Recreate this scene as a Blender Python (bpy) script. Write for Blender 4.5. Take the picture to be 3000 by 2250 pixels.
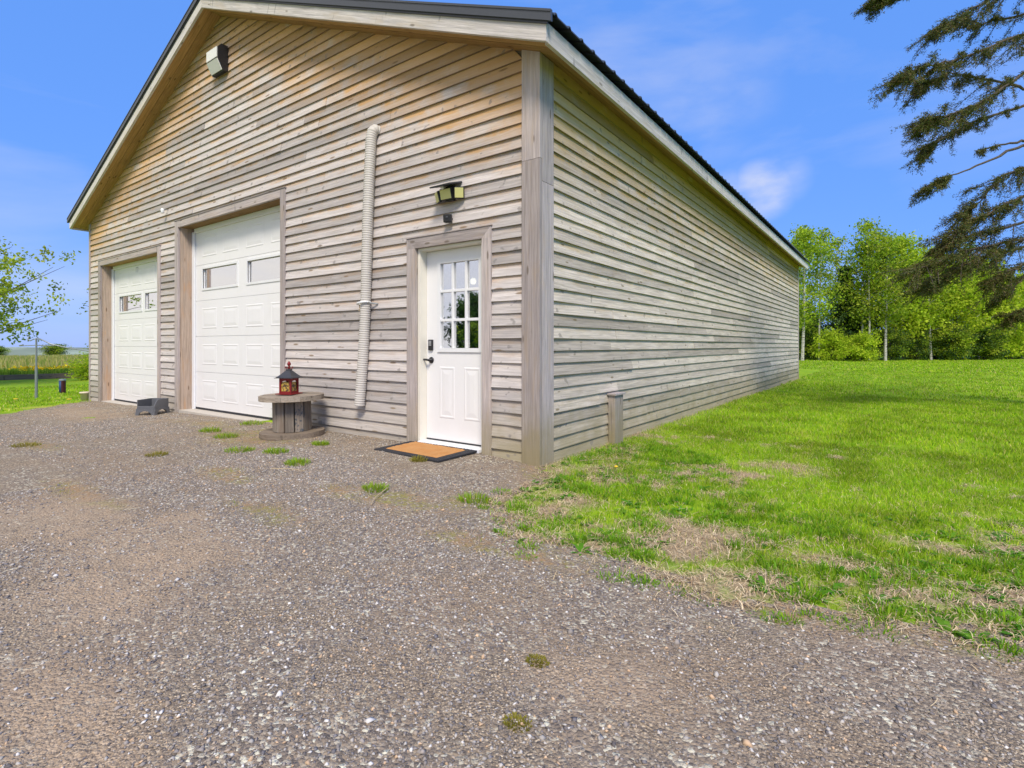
import bpy, math, random
import numpy as np
from mathutils import Vector, Matrix

for o in list(bpy.data.objects):
    bpy.data.objects.remove(o)
S = bpy.context.scene
COL = S.collection
R = math.radians
rnd = random.Random(7)
rng = np.random.default_rng(11)

# ------------------------------------------------------------------ camera
YAW = 0.6245
CAM = Vector((2.6236, -4.0559, 1.0886))
cd = bpy.data.cameras.new('camera'); cam = bpy.data.objects.new('camera', cd); COL.objects.link(cam)
cam.location = CAM; cam.rotation_euler = (R(90), 0, YAW)
cd.sensor_width = 36; cd.lens = 1558.4 / 3000 * 36; cd.shift_y = -0.03755
cd.clip_start = 0.05; cd.clip_end = 9000
S.camera = cam

# ------------------------------------------------------------------ light
SUN_AZ, SUN_EL = R(-42), R(49)          # azimuth measured from -Y (front of the garage) towards +X
sd = Vector((math.sin(-SUN_AZ) * math.cos(SUN_EL), -math.cos(SUN_AZ) * math.cos(SUN_EL), math.sin(SUN_EL)))
sl = bpy.data.lights.new('sun', 'SUN'); sun = bpy.data.objects.new('sun', sl); COL.objects.link(sun)
sl.energy = 1.5; sl.angle = R(16); sl.color = (1.0, .90, .76)
sun.rotation_euler = sd.to_track_quat('Z', 'Y').to_euler(); sun.location = sd * 40

W_ = bpy.data.worlds.new('World'); S.world = W_; W_.use_nodes = True
wn = W_.node_tree; wn.nodes.clear()
def wnode(t, **k):
    n = wn.nodes.new(t)
    for a, b in k.items(): setattr(n, a, b)
    return n
sky = wnode('ShaderNodeTexSky', sky_type='NISHITA', sun_disc=False, sun_elevation=SUN_EL,
            sun_rotation=math.atan2(sd.x, sd.y), altitude=0, air_density=1.0, dust_density=0.35, ozone_density=1.6)
tc = wnode('ShaderNodeTexCoord')
mp = wnode('ShaderNodeMapping'); mp.inputs['Scale'].default_value = (1.2, 1.2, 4.2); mp.inputs['Location'].default_value = (3.1, 1.7, .4)
nz = wnode('ShaderNodeTexNoise'); nz.inputs['Scale'].default_value = 1.7; nz.inputs['Detail'].default_value = 7; nz.inputs['Roughness'].default_value = .52
nz.inputs['Distortion'].default_value = .5
cr = wnode('ShaderNodeValToRGB'); cr.color_ramp.elements[0].position = .47; cr.color_ramp.elements[1].position = .80
cr.color_ramp.elements[1].color = (.30, .30, .30, 1)
wn.links.new(tc.outputs['Generated'], mp.inputs[0]); wn.links.new(mp.outputs[0], nz.inputs['Vector']); wn.links.new(nz.outputs['Fac'], cr.inputs[0])
cmask = cr.outputs[0]
def cloud_blob(d, r0, r1, amp, prev):
    v = wnode('ShaderNodeVectorMath', operation='DOT_PRODUCT'); v.inputs[1].default_value = d
    wn.links.new(tc.outputs['Generated'], v.inputs[0])
    m = wnode('ShaderNodeMapRange', interpolation_type='SMOOTHSTEP'); m.inputs[1].default_value = math.cos(r1); m.inputs[2].default_value = math.cos(r0)
    m.inputs[4].default_value = amp
    wn.links.new(v.outputs['Value'], m.inputs[0])
    q = wnode('ShaderNodeMath', operation='MULTIPLY'); wn.links.new(m.outputs[0], q.inputs[0])
    n2 = wnode('ShaderNodeTexNoise'); n2.inputs['Scale'].default_value = 9; n2.inputs['Detail'].default_value = 5
    mp2 = wnode('ShaderNodeMapping'); mp2.inputs['Scale'].default_value = (1, 1, 2.2); wn.links.new(tc.outputs['Generated'], mp2.inputs[0]); wn.links.new(mp2.outputs[0], n2.inputs['Vector'])
    n3_ = wnode('ShaderNodeMapRange', interpolation_type='SMOOTHSTEP'); n3_.inputs[1].default_value = .25; n3_.inputs[2].default_value = .78; wn.links.new(n2.outputs['Fac'], n3_.inputs[0])
    wn.links.new(n3_.outputs[0], q.inputs[1])
    a = wnode('ShaderNodeMath', operation='MAXIMUM'); wn.links.new(prev, a.inputs[0]); wn.links.new(q.outputs[0], a.inputs[1])
    return a.outputs[0]
def px_dir(u, v):
    a = YAW
    return Vector((-math.sin(a) + math.cos(a) * (u - 1500) / 1558.4, math.cos(a) + math.sin(a) * (u - 1500) / 1558.4, (1012.4 - v) / 1558.4)).normalized()
cmask = cloud_blob(px_dir(2235, 555), R(.0), R(3.4), .62, cmask)
cmask = cloud_blob(px_dir(2140, 600), R(.0), R(3.8), .42, cmask)
cmask = cloud_blob(px_dir(2290, 520), R(.0), R(3.0), .30, cmask)
cmask = cloud_blob(px_dir(2060, 285), R(.5), R(7.5), .20, cmask)
# cloud bank over the yard on the camera's side: the door and window panes in the photograph mirror it
bd = wnode('ShaderNodeVectorMath', operation='DOT_PRODUCT'); bd.inputs[1].default_value = (-.55, -.80, .25); wn.links.new(tc.outputs['Generated'], bd.inputs[0])
bm_ = wnode('ShaderNodeMapRange', interpolation_type='SMOOTHSTEP'); bm_.inputs[1].default_value = .46; bm_.inputs[2].default_value = .80; wn.links.new(bd.outputs['Value'], bm_.inputs[0])
bn = wnode('ShaderNodeMapRange'); bn.inputs[1].default_value = .30; bn.inputs[2].default_value = .60; bn.inputs[3].default_value = .7; wn.links.new(nz.outputs['Fac'], bn.inputs[0])
bq = wnode('ShaderNodeMath', operation='MULTIPLY'); wn.links.new(bm_.outputs[0], bq.inputs[0]); wn.links.new(bn.outputs[0], bq.inputs[1])
bx_ = wnode('ShaderNodeMath', operation='MAXIMUM'); wn.links.new(cmask, bx_.inputs[0]); wn.links.new(bq.outputs[0], bx_.inputs[1]); cmask = bx_.outputs[0]
tint = wnode('ShaderNodeMix', data_type='RGBA', blend_type='MULTIPLY'); tint.inputs[0].default_value = 1
tint.inputs[7].default_value = (.95, 1.0, 1.25, 1)
wn.links.new(sky.outputs[0], tint.inputs[6])
even = wnode('ShaderNodeMix', data_type='RGBA'); even.inputs[0].default_value = .88; even.inputs[7].default_value = (.42, 1.20, 3.40, 1)
wn.links.new(tint.outputs[2], even.inputs[6])
mixc = wnode('ShaderNodeMix', data_type='RGBA'); mixc.inputs[7].default_value = (3.5, 3.35, 3.3, 1)
wn.links.new(cmask, mixc.inputs[0]); wn.links.new(even.outputs[2], mixc.inputs[6])
bg = wnode('ShaderNodeBackground'); bg.inputs[1].default_value = 0.10
wo = wnode('ShaderNodeOutputWorld')
wn.links.new(mixc.outputs[2], bg.inputs[0]); wn.links.new(bg.outputs[0], wo.inputs[0])

S.view_settings.view_transform = 'Standard'; S.view_settings.look = 'None'
S.view_settings.exposure = 1.45; S.view_settings.gamma = 1; S.view_settings.use_curve_mapping = False
S.render.engine = 'CYCLES'
S.render.resolution_x = 1024; S.render.resolution_y = 768

# ------------------------------------------------------------------ node helper
class NT:
    def __init__(s, name):
        s.m = bpy.data.materials.new(name); s.m.use_nodes = True; s.t = s.m.node_tree; s.t.nodes.clear()
        s.out = s.t.nodes.new('ShaderNodeOutputMaterial'); s.b = s.t.nodes.new('ShaderNodeBsdfPrincipled')
        s.t.links.new(s.b.outputs[0], s.out.inputs[0]); s._tc = None
    def put(s, v, sock):
        if isinstance(v, bpy.types.NodeSocket): s.t.links.new(v, sock)
        elif v is not None:
            if hasattr(sock.default_value, '__len__') and not hasattr(v, '__len__'): v = (v, v, v, 1)[:len(sock.default_value)]
            elif hasattr(v, '__len__') and len(v) == 3 and len(sock.default_value) == 4: v = tuple(v) + (1,)
            sock.default_value = v
    def n(s, t, **k):
        x = s.t.nodes.new(t)
        for a, b in k.items(): setattr(x, a, b)
        return x
    def tc(s, w):
        if not s._tc: s._tc = s.n('ShaderNodeTexCoord')
        return s._tc.outputs[w]
    def pos(s): return s.n('ShaderNodeNewGeometry').outputs['Position']
    def sep(s, v):
        x = s.n('ShaderNodeSeparateXYZ'); s.put(v, x.inputs[0]); return x.outputs
    def map(s, v, sc=(1, 1, 1), loc=(0, 0, 0), rot=(0, 0, 0)):
        x = s.n('ShaderNodeMapping'); s.put(v, x.inputs[0]); x.inputs['Scale'].default_value = sc; x.inputs['Rotation'].default_value = rot
        s.put(loc, x.inputs['Location']); return x.outputs[0]
    def noise(s, v, sc, det=4, ro=.5, dist=0):
        x = s.n('ShaderNodeTexNoise'); s.put(v, x.inputs['Vector']); x.inputs['Scale'].default_value = sc; x.inputs['Detail'].default_value = det
        x.inputs['Roughness'].default_value = ro; x.inputs['Distortion'].default_value = dist; return x.outputs['Fac']
    def vor(s, v, sc, feat='F1', out='Distance', rand=1):
        x = s.n('ShaderNodeTexVoronoi', feature=feat); s.put(v, x.inputs['Vector']); x.inputs['Scale'].default_value = sc
        x.inputs['Randomness'].default_value = rand; return x.outputs[out]
    def ramp(s, v, stops):
        x = s.n('ShaderNodeValToRGB'); s.put(v, x.inputs[0]); e = x.color_ramp.elements
        while len(e) < len(stops): e.new(.5)
        for q, (p, c) in zip(e, stops): q.position = p; q.color = (c, c, c, 1) if not hasattr(c, '__len__') else tuple(c) + (1,)
        return x.outputs[0]
    def rng(s, v, a, b, c=0, d=1, smooth=True):
        x = s.n('ShaderNodeMapRange', interpolation_type='SMOOTHSTEP' if smooth else 'LINEAR'); s.put(v, x.inputs[0])
        for i, q in enumerate((a, b, c, d)): x.inputs[i + 1].default_value = q
        return x.outputs[0]
    def mix(s, f, a, b, mode='MIX'):
        x = s.n('ShaderNodeMix', data_type='RGBA', blend_type=mode); s.put(f, x.inputs[0]); s.put(a, x.inputs[6]); s.put(b, x.inputs[7]); return x.outputs[2]
    def ma(s, op, a, b=None, c=None):
        x = s.n('ShaderNodeMath', operation=op); s.put(a, x.inputs[0])
        if b is not None: s.put(b, x.inputs[1])
        if c is not None: s.put(c, x.inputs[2])
        return x.outputs[0]
    def vadd(s, a, b):
        x = s.n('ShaderNodeVectorMath', operation='ADD'); s.put(a, x.inputs[0]); s.put(b, x.inputs[1]); return x.outputs[0]
    def attr(s, name, o='Color'):
        x = s.n('ShaderNodeAttribute', attribute_name=name); return x.outputs[o]
    def rand(s): return s.n('ShaderNodeObjectInfo').outputs['Random']
    def bump(s, h, st, d=.01):
        x = s.n('ShaderNodeBump'); x.inputs['Strength'].default_value = st; x.inputs['Distance'].default_value = d; s.put(h, x.inputs['Height'])
        s.t.links.new(x.outputs[0], s.b.inputs['Normal']); return x.outputs[0]
    def set(s, color=None, rough=None, metal=None, spec=None):
        s.put(color, s.b.inputs['Base Color']); s.put(rough, s.b.inputs['Roughness'])
        if metal is not None: s.put(metal, s.b.inputs['Metallic'])
        if spec is not None: s.put(spec, s.b.inputs['Specular IOR Level'])
        return s.m

WID, LEN, ZS, SLOPE = 11.6415, 15.7442, 3.742, .4176     # garage width, length, soffit height at the wall, roof pitch
EOV, FOV_ = .2713, .3083                                  # eave and rake overhangs

# ------------------------------------------------------------------ materials
M = {}
def wood(name, grey, honey, mode=None, axis=0, knots=True, algae=False, dark=.0):
    t = NT(name); ob = t.tc('Object'); r = t.rand()
    off = t.n('ShaderNodeCombineXYZ'); t.put(t.ma('MULTIPLY', r, 37.0), off.inputs[0]); t.put(t.ma('MULTIPLY', r, 91.0), off.inputs[1]); t.put(t.ma('MULTIPLY', r, 53.0), off.inputs[2])
    v = t.vadd(ob, off.outputs[0])
    long_ = [1.1, 30, 30]; long_ = long_ if axis == 0 else ([30, 1.1, 30] if axis == 1 else [30, 30, 1.1])
    g1 = t.noise(t.map(v, tuple(long_)), 2.2, 6, .62, .3)
    g2 = t.noise(t.map(v, tuple(q * 2.7 for q in long_)), 2.4, 3, .6)
    bl = t.noise(v, 2.1, 4, .6)
    gs = [.55, 3.4, 3.4]; gs = gs if axis == 0 else ([3.4, .55, 3.4] if axis == 1 else [3.4, 3.4, .55])
    st = t.noise(t.map(v, tuple(gs)), 3.2, 5, .6, .6)
    c = t.mix(t.rng(g1, .3, .72), tuple(q * (.80 if mode == 'front' else .70) for q in grey), tuple(min(1, q * 1.14) for q in grey))
    c = t.mix(t.ma('MULTIPLY', t.rng(bl, .45, .75), .35), c, tuple(q * k for q, k in zip(grey, (.80, .80, .84))))
    # darker weathered streaks and warm tannin streaks
    c = t.mix(t.ma('MULTIPLY', t.rng(st, .57, .78), .42 if mode == 'front' else .55), c, tuple(q * k_ for q, k_ in zip(grey, (.46, .43, .41))))
    hz = t.rng(st, .50, .28, 0, 1)
    if mode:
        p = t.sep(t.pos())
        if mode == 'front':
            xa = t.ma('ABSOLUTE', t.ma('ADD', p[0], WID / 2))
            top = t.ma('SUBTRACT', ZS + SLOPE * WID / 2, t.ma('MULTIPLY', xa, SLOPE)); dist = t.ma('SUBTRACT', top, p[2])
            hi = t.rng(dist, 1.7, .0, 0, .9)
        else:
            dist = t.ma('SUBTRACT', ZS, p[2]); hi = t.rng(dist, 1.5, .05, 0, .95)
        lz = t.sep(ob)[2]
        prot = t.ma('MULTIPLY', t.rng(t.ma('ADD', lz, t.ma('MULTIPLY', t.ma('SUBTRACT', st, .5), .17)), .050, .112), .80)
        prot = t.ma('MULTIPLY', prot, t.rng(p[2], .6, 3.2, .28, 1))
        k = t.ma('MULTIPLY', hi, t.rng(t.ma('ADD', bl, t.ma('MULTIPLY', hi, .28)), .42, .72))
        k = t.ma('ADD', k, t.ma('MULTIPLY', prot, t.rng(bl, .38, .60, .15, .95)))
        k = t.ma('MINIMUM', t.ma('ADD', k, t.ma('MULTIPLY', hz, .10)), 1.0)
        c = t.mix(k, c, t.mix(g1, tuple(q * .82 for q in honey), honey))
    elif honey:
        c = t.mix(t.ma('MULTIPLY', hz, .6), c, honey)
    if mode:   # lap shadow line painted into the colour along each board's bottom edge
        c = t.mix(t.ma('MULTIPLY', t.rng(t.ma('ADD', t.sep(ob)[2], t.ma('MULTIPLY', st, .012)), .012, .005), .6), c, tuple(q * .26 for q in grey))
    # per board tone
    c = t.mix(1.0, c, t.ramp(r, [(0, .68), (.3, .90), (.7, 1.05), (1, 1.20)]), 'MULTIPLY')
    if knots:
        ks = [2.0 if mode == 'front' else 2.8, 9, 9]; ks = ks if axis == 0 else ([9, 2.3, 9] if axis == 1 else [9, 9, 2.3])
        vk = t.vor(t.map(v, tuple(ks)), 1.0)
        c = t.mix(t.ma('MULTIPLY', t.rng(vk, .14, .07), .75), c, tuple(q * .30 for q in honey or grey))
    if algae:
        p = t.sep(t.pos()); a = t.rng(t.ma('ADD', p[2], t.ma('MULTIPLY', t.noise(t.pos(), 5, 4), .5)), .92, .25); a = t.ma('MULTIPLY', a, t.rng(p[0], -2.2, -.3, .35, 1))
        c = t.mix(t.ma('MULTIPLY', a, .72), c, (.27, .225, .095))
    # checks: short dark vertical splits
    ck = [9, 60, 2.2] if axis == 0 else ([60, 9, 2.2] if axis == 1 else [50, 50, 1.2])
    sp = t.noise(t.map(v, tuple(ck)), 1.0, 2, .5)
    c = t.mix(t.ma('MULTIPLY', t.rng(sp, .66, .72), .6), c, tuple(q * .35 for q in grey))
    t.bump(t.ma('ADD', t.ma('MULTIPLY', g1, .7), t.ma('MULTIPLY', g2, .5)), .6, .008)
    return t.set(c, .82, spec=.25)
GREY = (.55, .508, .482); HONEY = (.62, .38, .175)
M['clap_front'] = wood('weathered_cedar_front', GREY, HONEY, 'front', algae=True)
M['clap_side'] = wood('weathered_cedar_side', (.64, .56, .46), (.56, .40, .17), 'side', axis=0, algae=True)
M['trim_v'] = wood('weathered_trim_upright', (.45, .395, .375), (.44, .34, .25), None, axis=2, algae=True)
M['trim_h'] = wood('weathered_trim_level', (.45, .395, .375), (.44, .34, .25), None, axis=0)
M['fascia'] = wood('weathered_fascia', (.62, .58, .55), (.55, .47, .37), None, axis=0)
M['soffit'] = wood('soffit_board', (.40, .245, .10), (.36, .20, .075), None, axis=0)
M['jamb'] = wood('jamb_wood', (.40, .31, .24), (.42, .24, .12), None, axis=2)
M['spool'] = wood('spool_wood', (.27, .23, .185), (.19, .13, .085), None, axis=2)
M['spool_top'] = wood('spool_flange_wood', (.36, .305, .24), (.30, .23, .15), None, axis=0)
M['spool_base'] = wood('spool_base_wood', (.25, .20, .15), (.18, .13, .08), None, axis=0)
M['bedwood'] = wood('bed_timber', (.24, .17, .13), (.20, .13, .08), None, axis=0)
def plain(name, col, rough=.5, metal=0, var=.06, bump=0, sc=30, spec=.4):
    t = NT(name); n = t.noise(t.tc('Object'), sc, 4)
    big = t.noise(t.tc('Object'), 2.3, 3)
    c = t.mix(n, tuple(q * (1 - var) for q in col), tuple(min(1, q * (1 + var)) for q in col))
    c = t.mix(t.ma('MULTIPLY', big, var * 1.5), c, tuple(q * .75 for q in col))
    if bump: t.bump(n, bump, .004)
    return t.set(c, rough, metal, spec)
t = NT('white_door_paint'); p = t.pos(); n = t.noise(p, 150, 3); pz = t.sep(p)[2]
dn = t.noise(t.map(p, (3, 3, 1.2)), 2.2, 5, .65); low_ = t.rng(t.ma('ADD', pz, t.ma('MULTIPLY', dn, .5)), .75, .12)
t.bump(n, .03, .004); M['white'] = t.set(t.mix(t.ma('ADD', t.ma('MULTIPLY', low_, .22), t.ma('MULTIPLY', t.rng(dn, .5, .8), .07)), (.80, .80, .80), (.46, .40, .32)), .40, spec=.4)
M['white_dirty'] = plain('cream_jamb_paint', (.77, .74, .64), .5, var=.07, sc=6)
M['vinyl'] = plain('white_vinyl', (.78, .79, .80), .45, var=.03)
M['concrete'] = plain('concrete', (.50, .46, .40), .9, var=.16, bump=.3, sc=18)
M['roofmetal'] = plain('dark_roof_metal', (.075, .082, .096), .42, .3, var=.1)
M['black'] = plain('black_plastic', (.018, .018, .021), .42, var=.1)
M['charcoal'] = plain('charcoal_metal', (.055, .058, .068), .42, .3, var=.1)
M['rubber'] = plain('black_rubber', (.032, .033, .038), .8, var=.3, bump=.6, sc=60)
M['lens'] = plain('frosted_lens', (.76, .76, .72), .25, var=.03)
M['led'] = plain('yellow_led_panel', (.62, .60, .24), .35, var=.05)
M['hose'] = plain('pale_corrugated_plastic', (.56, .53, .485), .55, var=.08, sc=12)
M['porcelain'] = plain('white_porcelain', (.8, .82, .82), .25)
M['greyplastic'] = plain('grey_plastic', (.125, .13, .14), .42, var=.12, bump=.1)
M['red'] = plain('red_enamel', (.24, .018, .02), .45, .2, var=.25, sc=50)
M['galv'] = plain('galvanised_pole', (.30, .32, .33), .45, .55, var=.12)
M['bluepost'] = plain('blue_paint', (.02, .06, .17), .4, var=.1)
M['cream'] = plain('cream_pot', (.72, .60, .46), .6)
M['sheath'] = plain('inner_sheathing', (.16, .13, .10), .9)
M['dark'] = plain('dark_interior', (.05, .045, .04), .9)
M['stone'] = plain('grey_block', (.30, .29, .27), .95, var=.25, bump=.6, sc=14)
M['yellow'] = plain('yellow_petal', (.75, .52, .02), .6)
M['keys'] = plain('grey_keys', (.42, .43, .45), .4)
M['tan'] = plain('dry_twig', (.46, .36, .22), .8, var=.2)
t = NT('coir'); o_ = t.tc('Object'); n = t.noise(o_, 220, 3); n2 = t.noise(o_, 9, 4)
t.bump(n, .9, .006); M['coir'] = t.set(t.mix(t.rng(n2, .35, .7), t.mix(n, (.40, .20, .075), (.62, .34, .14)), (.50, .24, .085)), .95, spec=.1)
t = NT('lantern_amber'); o_ = t.tc('Object'); v = t.vor(o_, 60); n = t.noise(o_, 38, 4)
M['amber'] = t.set(t.mix(t.rng(n, .46, .56), (.50, .33, .07), (.09, .055, .03)), .25)
t = NT('glass')
tr = t.n('ShaderNodeBsdfTransparent'); gl = t.n('ShaderNodeBsdfGlossy'); gl.inputs['Roughness'].default_value = .015; tr.inputs[0].default_value = (.80, .84, .82, 1)
gl.inputs[0].default_value = (.95, .95, .95, 1)
nn = t.n('ShaderNodeBump'); nn.inputs['Strength'].default_value = .02; nn.inputs['Distance'].default_value = .02; t.put(t.noise(t.tc('Object'), 3, 2), nn.inputs['Height']); t.t.links.new(nn.outputs[0], gl.inputs['Normal'])
lw = t.n('ShaderNodeLayerWeight'); lw.inputs[0].default_value = .5
ms = t.n('ShaderNodeMixShader'); t.put(t.rng(lw.outputs['Facing'], 0, 1, .62, .96, False), ms.inputs[0]); t.t.links.new(tr.outputs[0], ms.inputs[1]); t.t.links.new(gl.outputs[0], ms.inputs[2])
t.t.links.new(ms.outputs[0], t.out.inputs[0]); M['glass'] = t.m
t = NT('lamp_globe'); t.b.inputs['Emission Color'].default_value = (1, .88, .62, 1); t.b.inputs['Emission Strength'].default_value = 1.8
M['lamp'] = t.set((.9, .85, .75), .3)
# spool stave that still carries faded blue stencil marks (illegible)
def stencil():
    m = M['spool'].copy(); m.name = 'spool_wood_stencil'; nt = m.node_tree
    b = [x for x in nt.nodes if x.type == 'BSDF_PRINCIPLED'][0]; src = b.inputs['Base Color'].links[0].from_socket
    tcn = nt.nodes.new('ShaderNodeTexCoord'); mpn = nt.nodes.new('ShaderNodeMapping'); mpn.inputs['Scale'].default_value = (38, 38, 26)
    v = nt.nodes.new('ShaderNodeTexNoise'); v.inputs['Scale'].default_value = 1; v.inputs['Detail'].default_value = 1
    rp = nt.nodes.new('ShaderNodeValToRGB'); rp.color_ramp.elements[0].position = .55; rp.color_ramp.elements[1].position = .62
    rp.color_ramp.elements[1].color = (.75, .75, .75, 1)
    mx = nt.nodes.new('ShaderNodeMix'); mx.data_type = 'RGBA'; mx.inputs[7].default_value = (.05, .075, .10, 1)
    L = nt.links; L.new(tcn.outputs['Object'], mpn.inputs[0]); L.new(mpn.outputs[0], v.inputs['Vector']); L.new(v.outputs['Fac'], rp.inputs[0]); L.new(rp.outputs[0], mx.inputs[0])
    L.new(src, mx.inputs[6]); L.new(mx.outputs[2], b.inputs['Base Color']); return m
M['spool_stencil'] = stencil()
# foliage: colour attribute on the leaves, partly translucent
def foliage(name, trans=.35, rough=.6, bright=1.0):
    t = NT(name); c = t.attr('col'); c2 = t.mix(1.0, c, (bright,) * 3, 'MULTIPLY') if bright != 1 else c
    t.set(c2, rough, spec=.2)
    tl = t.n('ShaderNodeBsdfTranslucent'); t.t.links.new(c2, tl.inputs[0])
    ms = t.n('ShaderNodeMixShader'); ms.inputs[0].default_value = trans
    t.t.links.new(t.b.outputs[0], ms.inputs[1]); t.t.links.new(tl.outputs[0], ms.inputs[2]); t.t.links.new(ms.outputs[0], t.out.inputs[0]); return t.m
M['leaf'] = foliage('leaf', .48); M['needle'] = foliage('needle', .1); M['grass'] = foliage('grass_blade', .35); M['stonecol'] = None
t = NT('pebble'); M['pebble'] = t.set(t.attr('col'), .85, spec=.3)
t = NT('straw'); M['straw'] = t.set(t.attr('col'), .85, spec=.2)
t = NT('bark'); o_ = t.tc('Object'); n = t.noise(t.map(o_, (9, 9, 1.6)), 4, 5); t.bump(n, .8, .03); M['bark'] = t.set(t.mix(n, (.05, .042, .034), (.17, .145, .12)), .95, spec=.1)
t = NT('birch_bark'); o_ = t.tc('Object'); n = t.noise(t.map(o_, (2, 2, 9)), 2.5, 4); M['birch'] = t.set(t.mix(t.rng(n, .54, .62), (.50, .48, .43), (.09, .08, .07)), .8, spec=.1)

# ------------------------------------------------------------------ mesh helpers
class MB:
    def __init__(s): s.v = []; s.f = []
    def add(s, vs, fs):
        k = len(s.v); s.v += [tuple(q) for q in vs]; s.f += [tuple(i + k for i in f) for f in fs]; return s
    def box(s, x0, x1, y0, y1, z0, z1, bev=0):
        if bev <= 0:
            return s.add([(x0, y0, z0), (x1, y0, z0), (x1, y1, z0), (x0, y1, z0), (x0, y0, z1), (x1, y0, z1), (x1, y1, z1), (x0, y1, z1)],
                         [(0, 3, 2, 1), (4, 5, 6, 7), (0, 1, 5, 4), (1, 2, 6, 5), (2, 3, 7, 6), (3, 0, 4, 7)])
        import bmesh
        bm = bmesh.new(); bmesh.ops.create_cube(bm, size=1)
        for q in bm.verts: q.co = Vector(((x0 + x1) / 2 + q.co.x * (x1 - x0), (y0 + y1) / 2 + q.co.y * (y1 - y0), (z0 + z1) / 2 + q.co.z * (z1 - z0)))
        bmesh.ops.bevel(bm, geom=list(bm.edges), offset=bev, segments=2, profile=.6, affect='EDGES')
        bm.verts.index_update(); s.add([q.co for q in bm.verts], [[q.index for q in f.verts] for f in bm.faces]); bm.free(); return s
    def tube(s, pts, rad, n=8, cap=True):
        pts = [Vector(p) for p in pts]; rad = rad if hasattr(rad, '__len__') else [rad] * len(pts); vs = []; fs = []
        up = Vector((0, 0, 1)); d0 = (pts[1] - pts[0]).normalized(); a = d0.cross(up)
        a = a.normalized() if a.length > .05 else Vector((1, 0, 0))
        for i, p in enumerate(pts):
            d = (pts[min(i + 1, len(pts) - 1)] - pts[max(i - 1, 0)]).normalized()
            a = (a - d * a.dot(d)).normalized(); b = d.cross(a)
            for k in range(n):
                t = 2 * math.pi * k / n; vs.append(p + (a * math.cos(t) + b * math.sin(t)) * rad[i])
        for i in range(len(pts) - 1):
            for k in range(n): fs.append((i * n + k, i * n + (k + 1) % n, (i + 1) * n + (k + 1) % n, (i + 1) * n + k))
        if cap: fs += [tuple(range(n - 1, -1, -1)), tuple((len(pts) - 1) * n + k for k in range(n))]
        return s.add(vs, fs)
    def lathe(s, prof, n=24, c=(0, 0, 0)):
        vs = []; fs = []
        for r, z in prof:
            for k in range(n): t = 2 * math.pi * k / n; vs.append((c[0] + r * math.cos(t), c[1] + r * math.sin(t), c[2] + z))
        m = len(prof)
        for i in range(m - 1):
            for k in range(n): fs.append((i * n + k, i * n + (k + 1) % n, (i + 1) * n + (k + 1) % n, (i + 1) * n + k))
        fs += [tuple(range(n - 1, -1, -1)), tuple((m - 1) * n + k for k in range(n))]
        return s.add(vs, fs)
    def prism(s, poly, axis, a, b):
        n = len(poly)
        def P(p, c): return {'x': (c, p[0], p[1]), 'y': (p[0], c, p[1]), 'z': (p[0], p[1], c)}[axis]
        return s.add([P(p, a) for p in poly] + [P(p, b) for p in poly],
                     [tuple(range(n - 1, -1, -1)), tuple(range(n, 2 * n))] + [(i, (i + 1) % n, n + (i + 1) % n, n + i) for i in range(n)])
    def loops(s, rings):        # nested closed rings bridged, last one filled
        n = len(rings[0]); k = len(s.v)
        for r in rings: s.v += [tuple(p) for p in r]
        for i in range(len(rings) - 1):
            for j in range(n): s.f.append((k + i * n + j, k + i * n + (j + 1) % n, k + (i + 1) * n + (j + 1) % n, k + (i + 1) * n + j))
        s.f.append(tuple(k + (len(rings) - 1) * n + j for j in range(n))); return s
    def mesh(s, name):
        import bmesh
        m = bpy.data.meshes.new(name); m.from_pydata(s.v, [], s.f)
        bm = bmesh.new(); bm.from_mesh(m); bmesh.ops.recalc_face_normals(bm, faces=bm.faces); bm.to_mesh(m); bm.free(); return m
    def build(s, name, mat, parent=None, smooth=False, loc=None):
        m = s.mesh(name); m.materials.append(M[mat] if isinstance(mat, str) else mat)
        if smooth: m.polygons.foreach_set('use_smooth', [True] * len(m.polygons))
        return link(name, m, parent, loc)
def link(name, data, parent=None, loc=None, rot=None):
    o = bpy.data.objects.new(name, data); COL.objects.link(o)
    if parent is not None: o.parent = parent
    if loc is not None: o.location = loc
    if rot is not None: o.rotation_euler = rot
    return o
def tag(o, label=None, cat=None, group=None, kind=None):
    for k, v in (('label', label), ('category', cat), ('group', group), ('kind', kind)):
        if v: o[k] = v
    return o
def empty(name, loc, rz=0): return link(name, None, None, loc, (0, 0, rz))
def npmesh(name, v, tri, col=None, mat=None, smooth=False):
    m = bpy.data.meshes.new(name); k = tri.shape[1]
    m.vertices.add(len(v)); m.vertices.foreach_set('co', np.asarray(v, np.float32).ravel())
    m.loops.add(tri.size); m.loops.foreach_set('vertex_index', tri.astype(np.int32).ravel())
    m.polygons.add(len(tri)); m.polygons.foreach_set('loop_start', np.arange(0, tri.size, k, dtype=np.int32))
    if smooth: m.polygons.foreach_set('use_smooth', np.ones(len(tri), bool))
    if col is not None:
        a = m.color_attributes.new('col', 'FLOAT_COLOR', 'POINT'); c = np.ones((len(v), 4), np.float32); c[:, :3] = col; a.data.foreach_set('color', c.ravel())
    m.update(); m.validate()
    if mat: m.materials.append(M[mat] if isinstance(mat, str) else mat)
    return m
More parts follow.
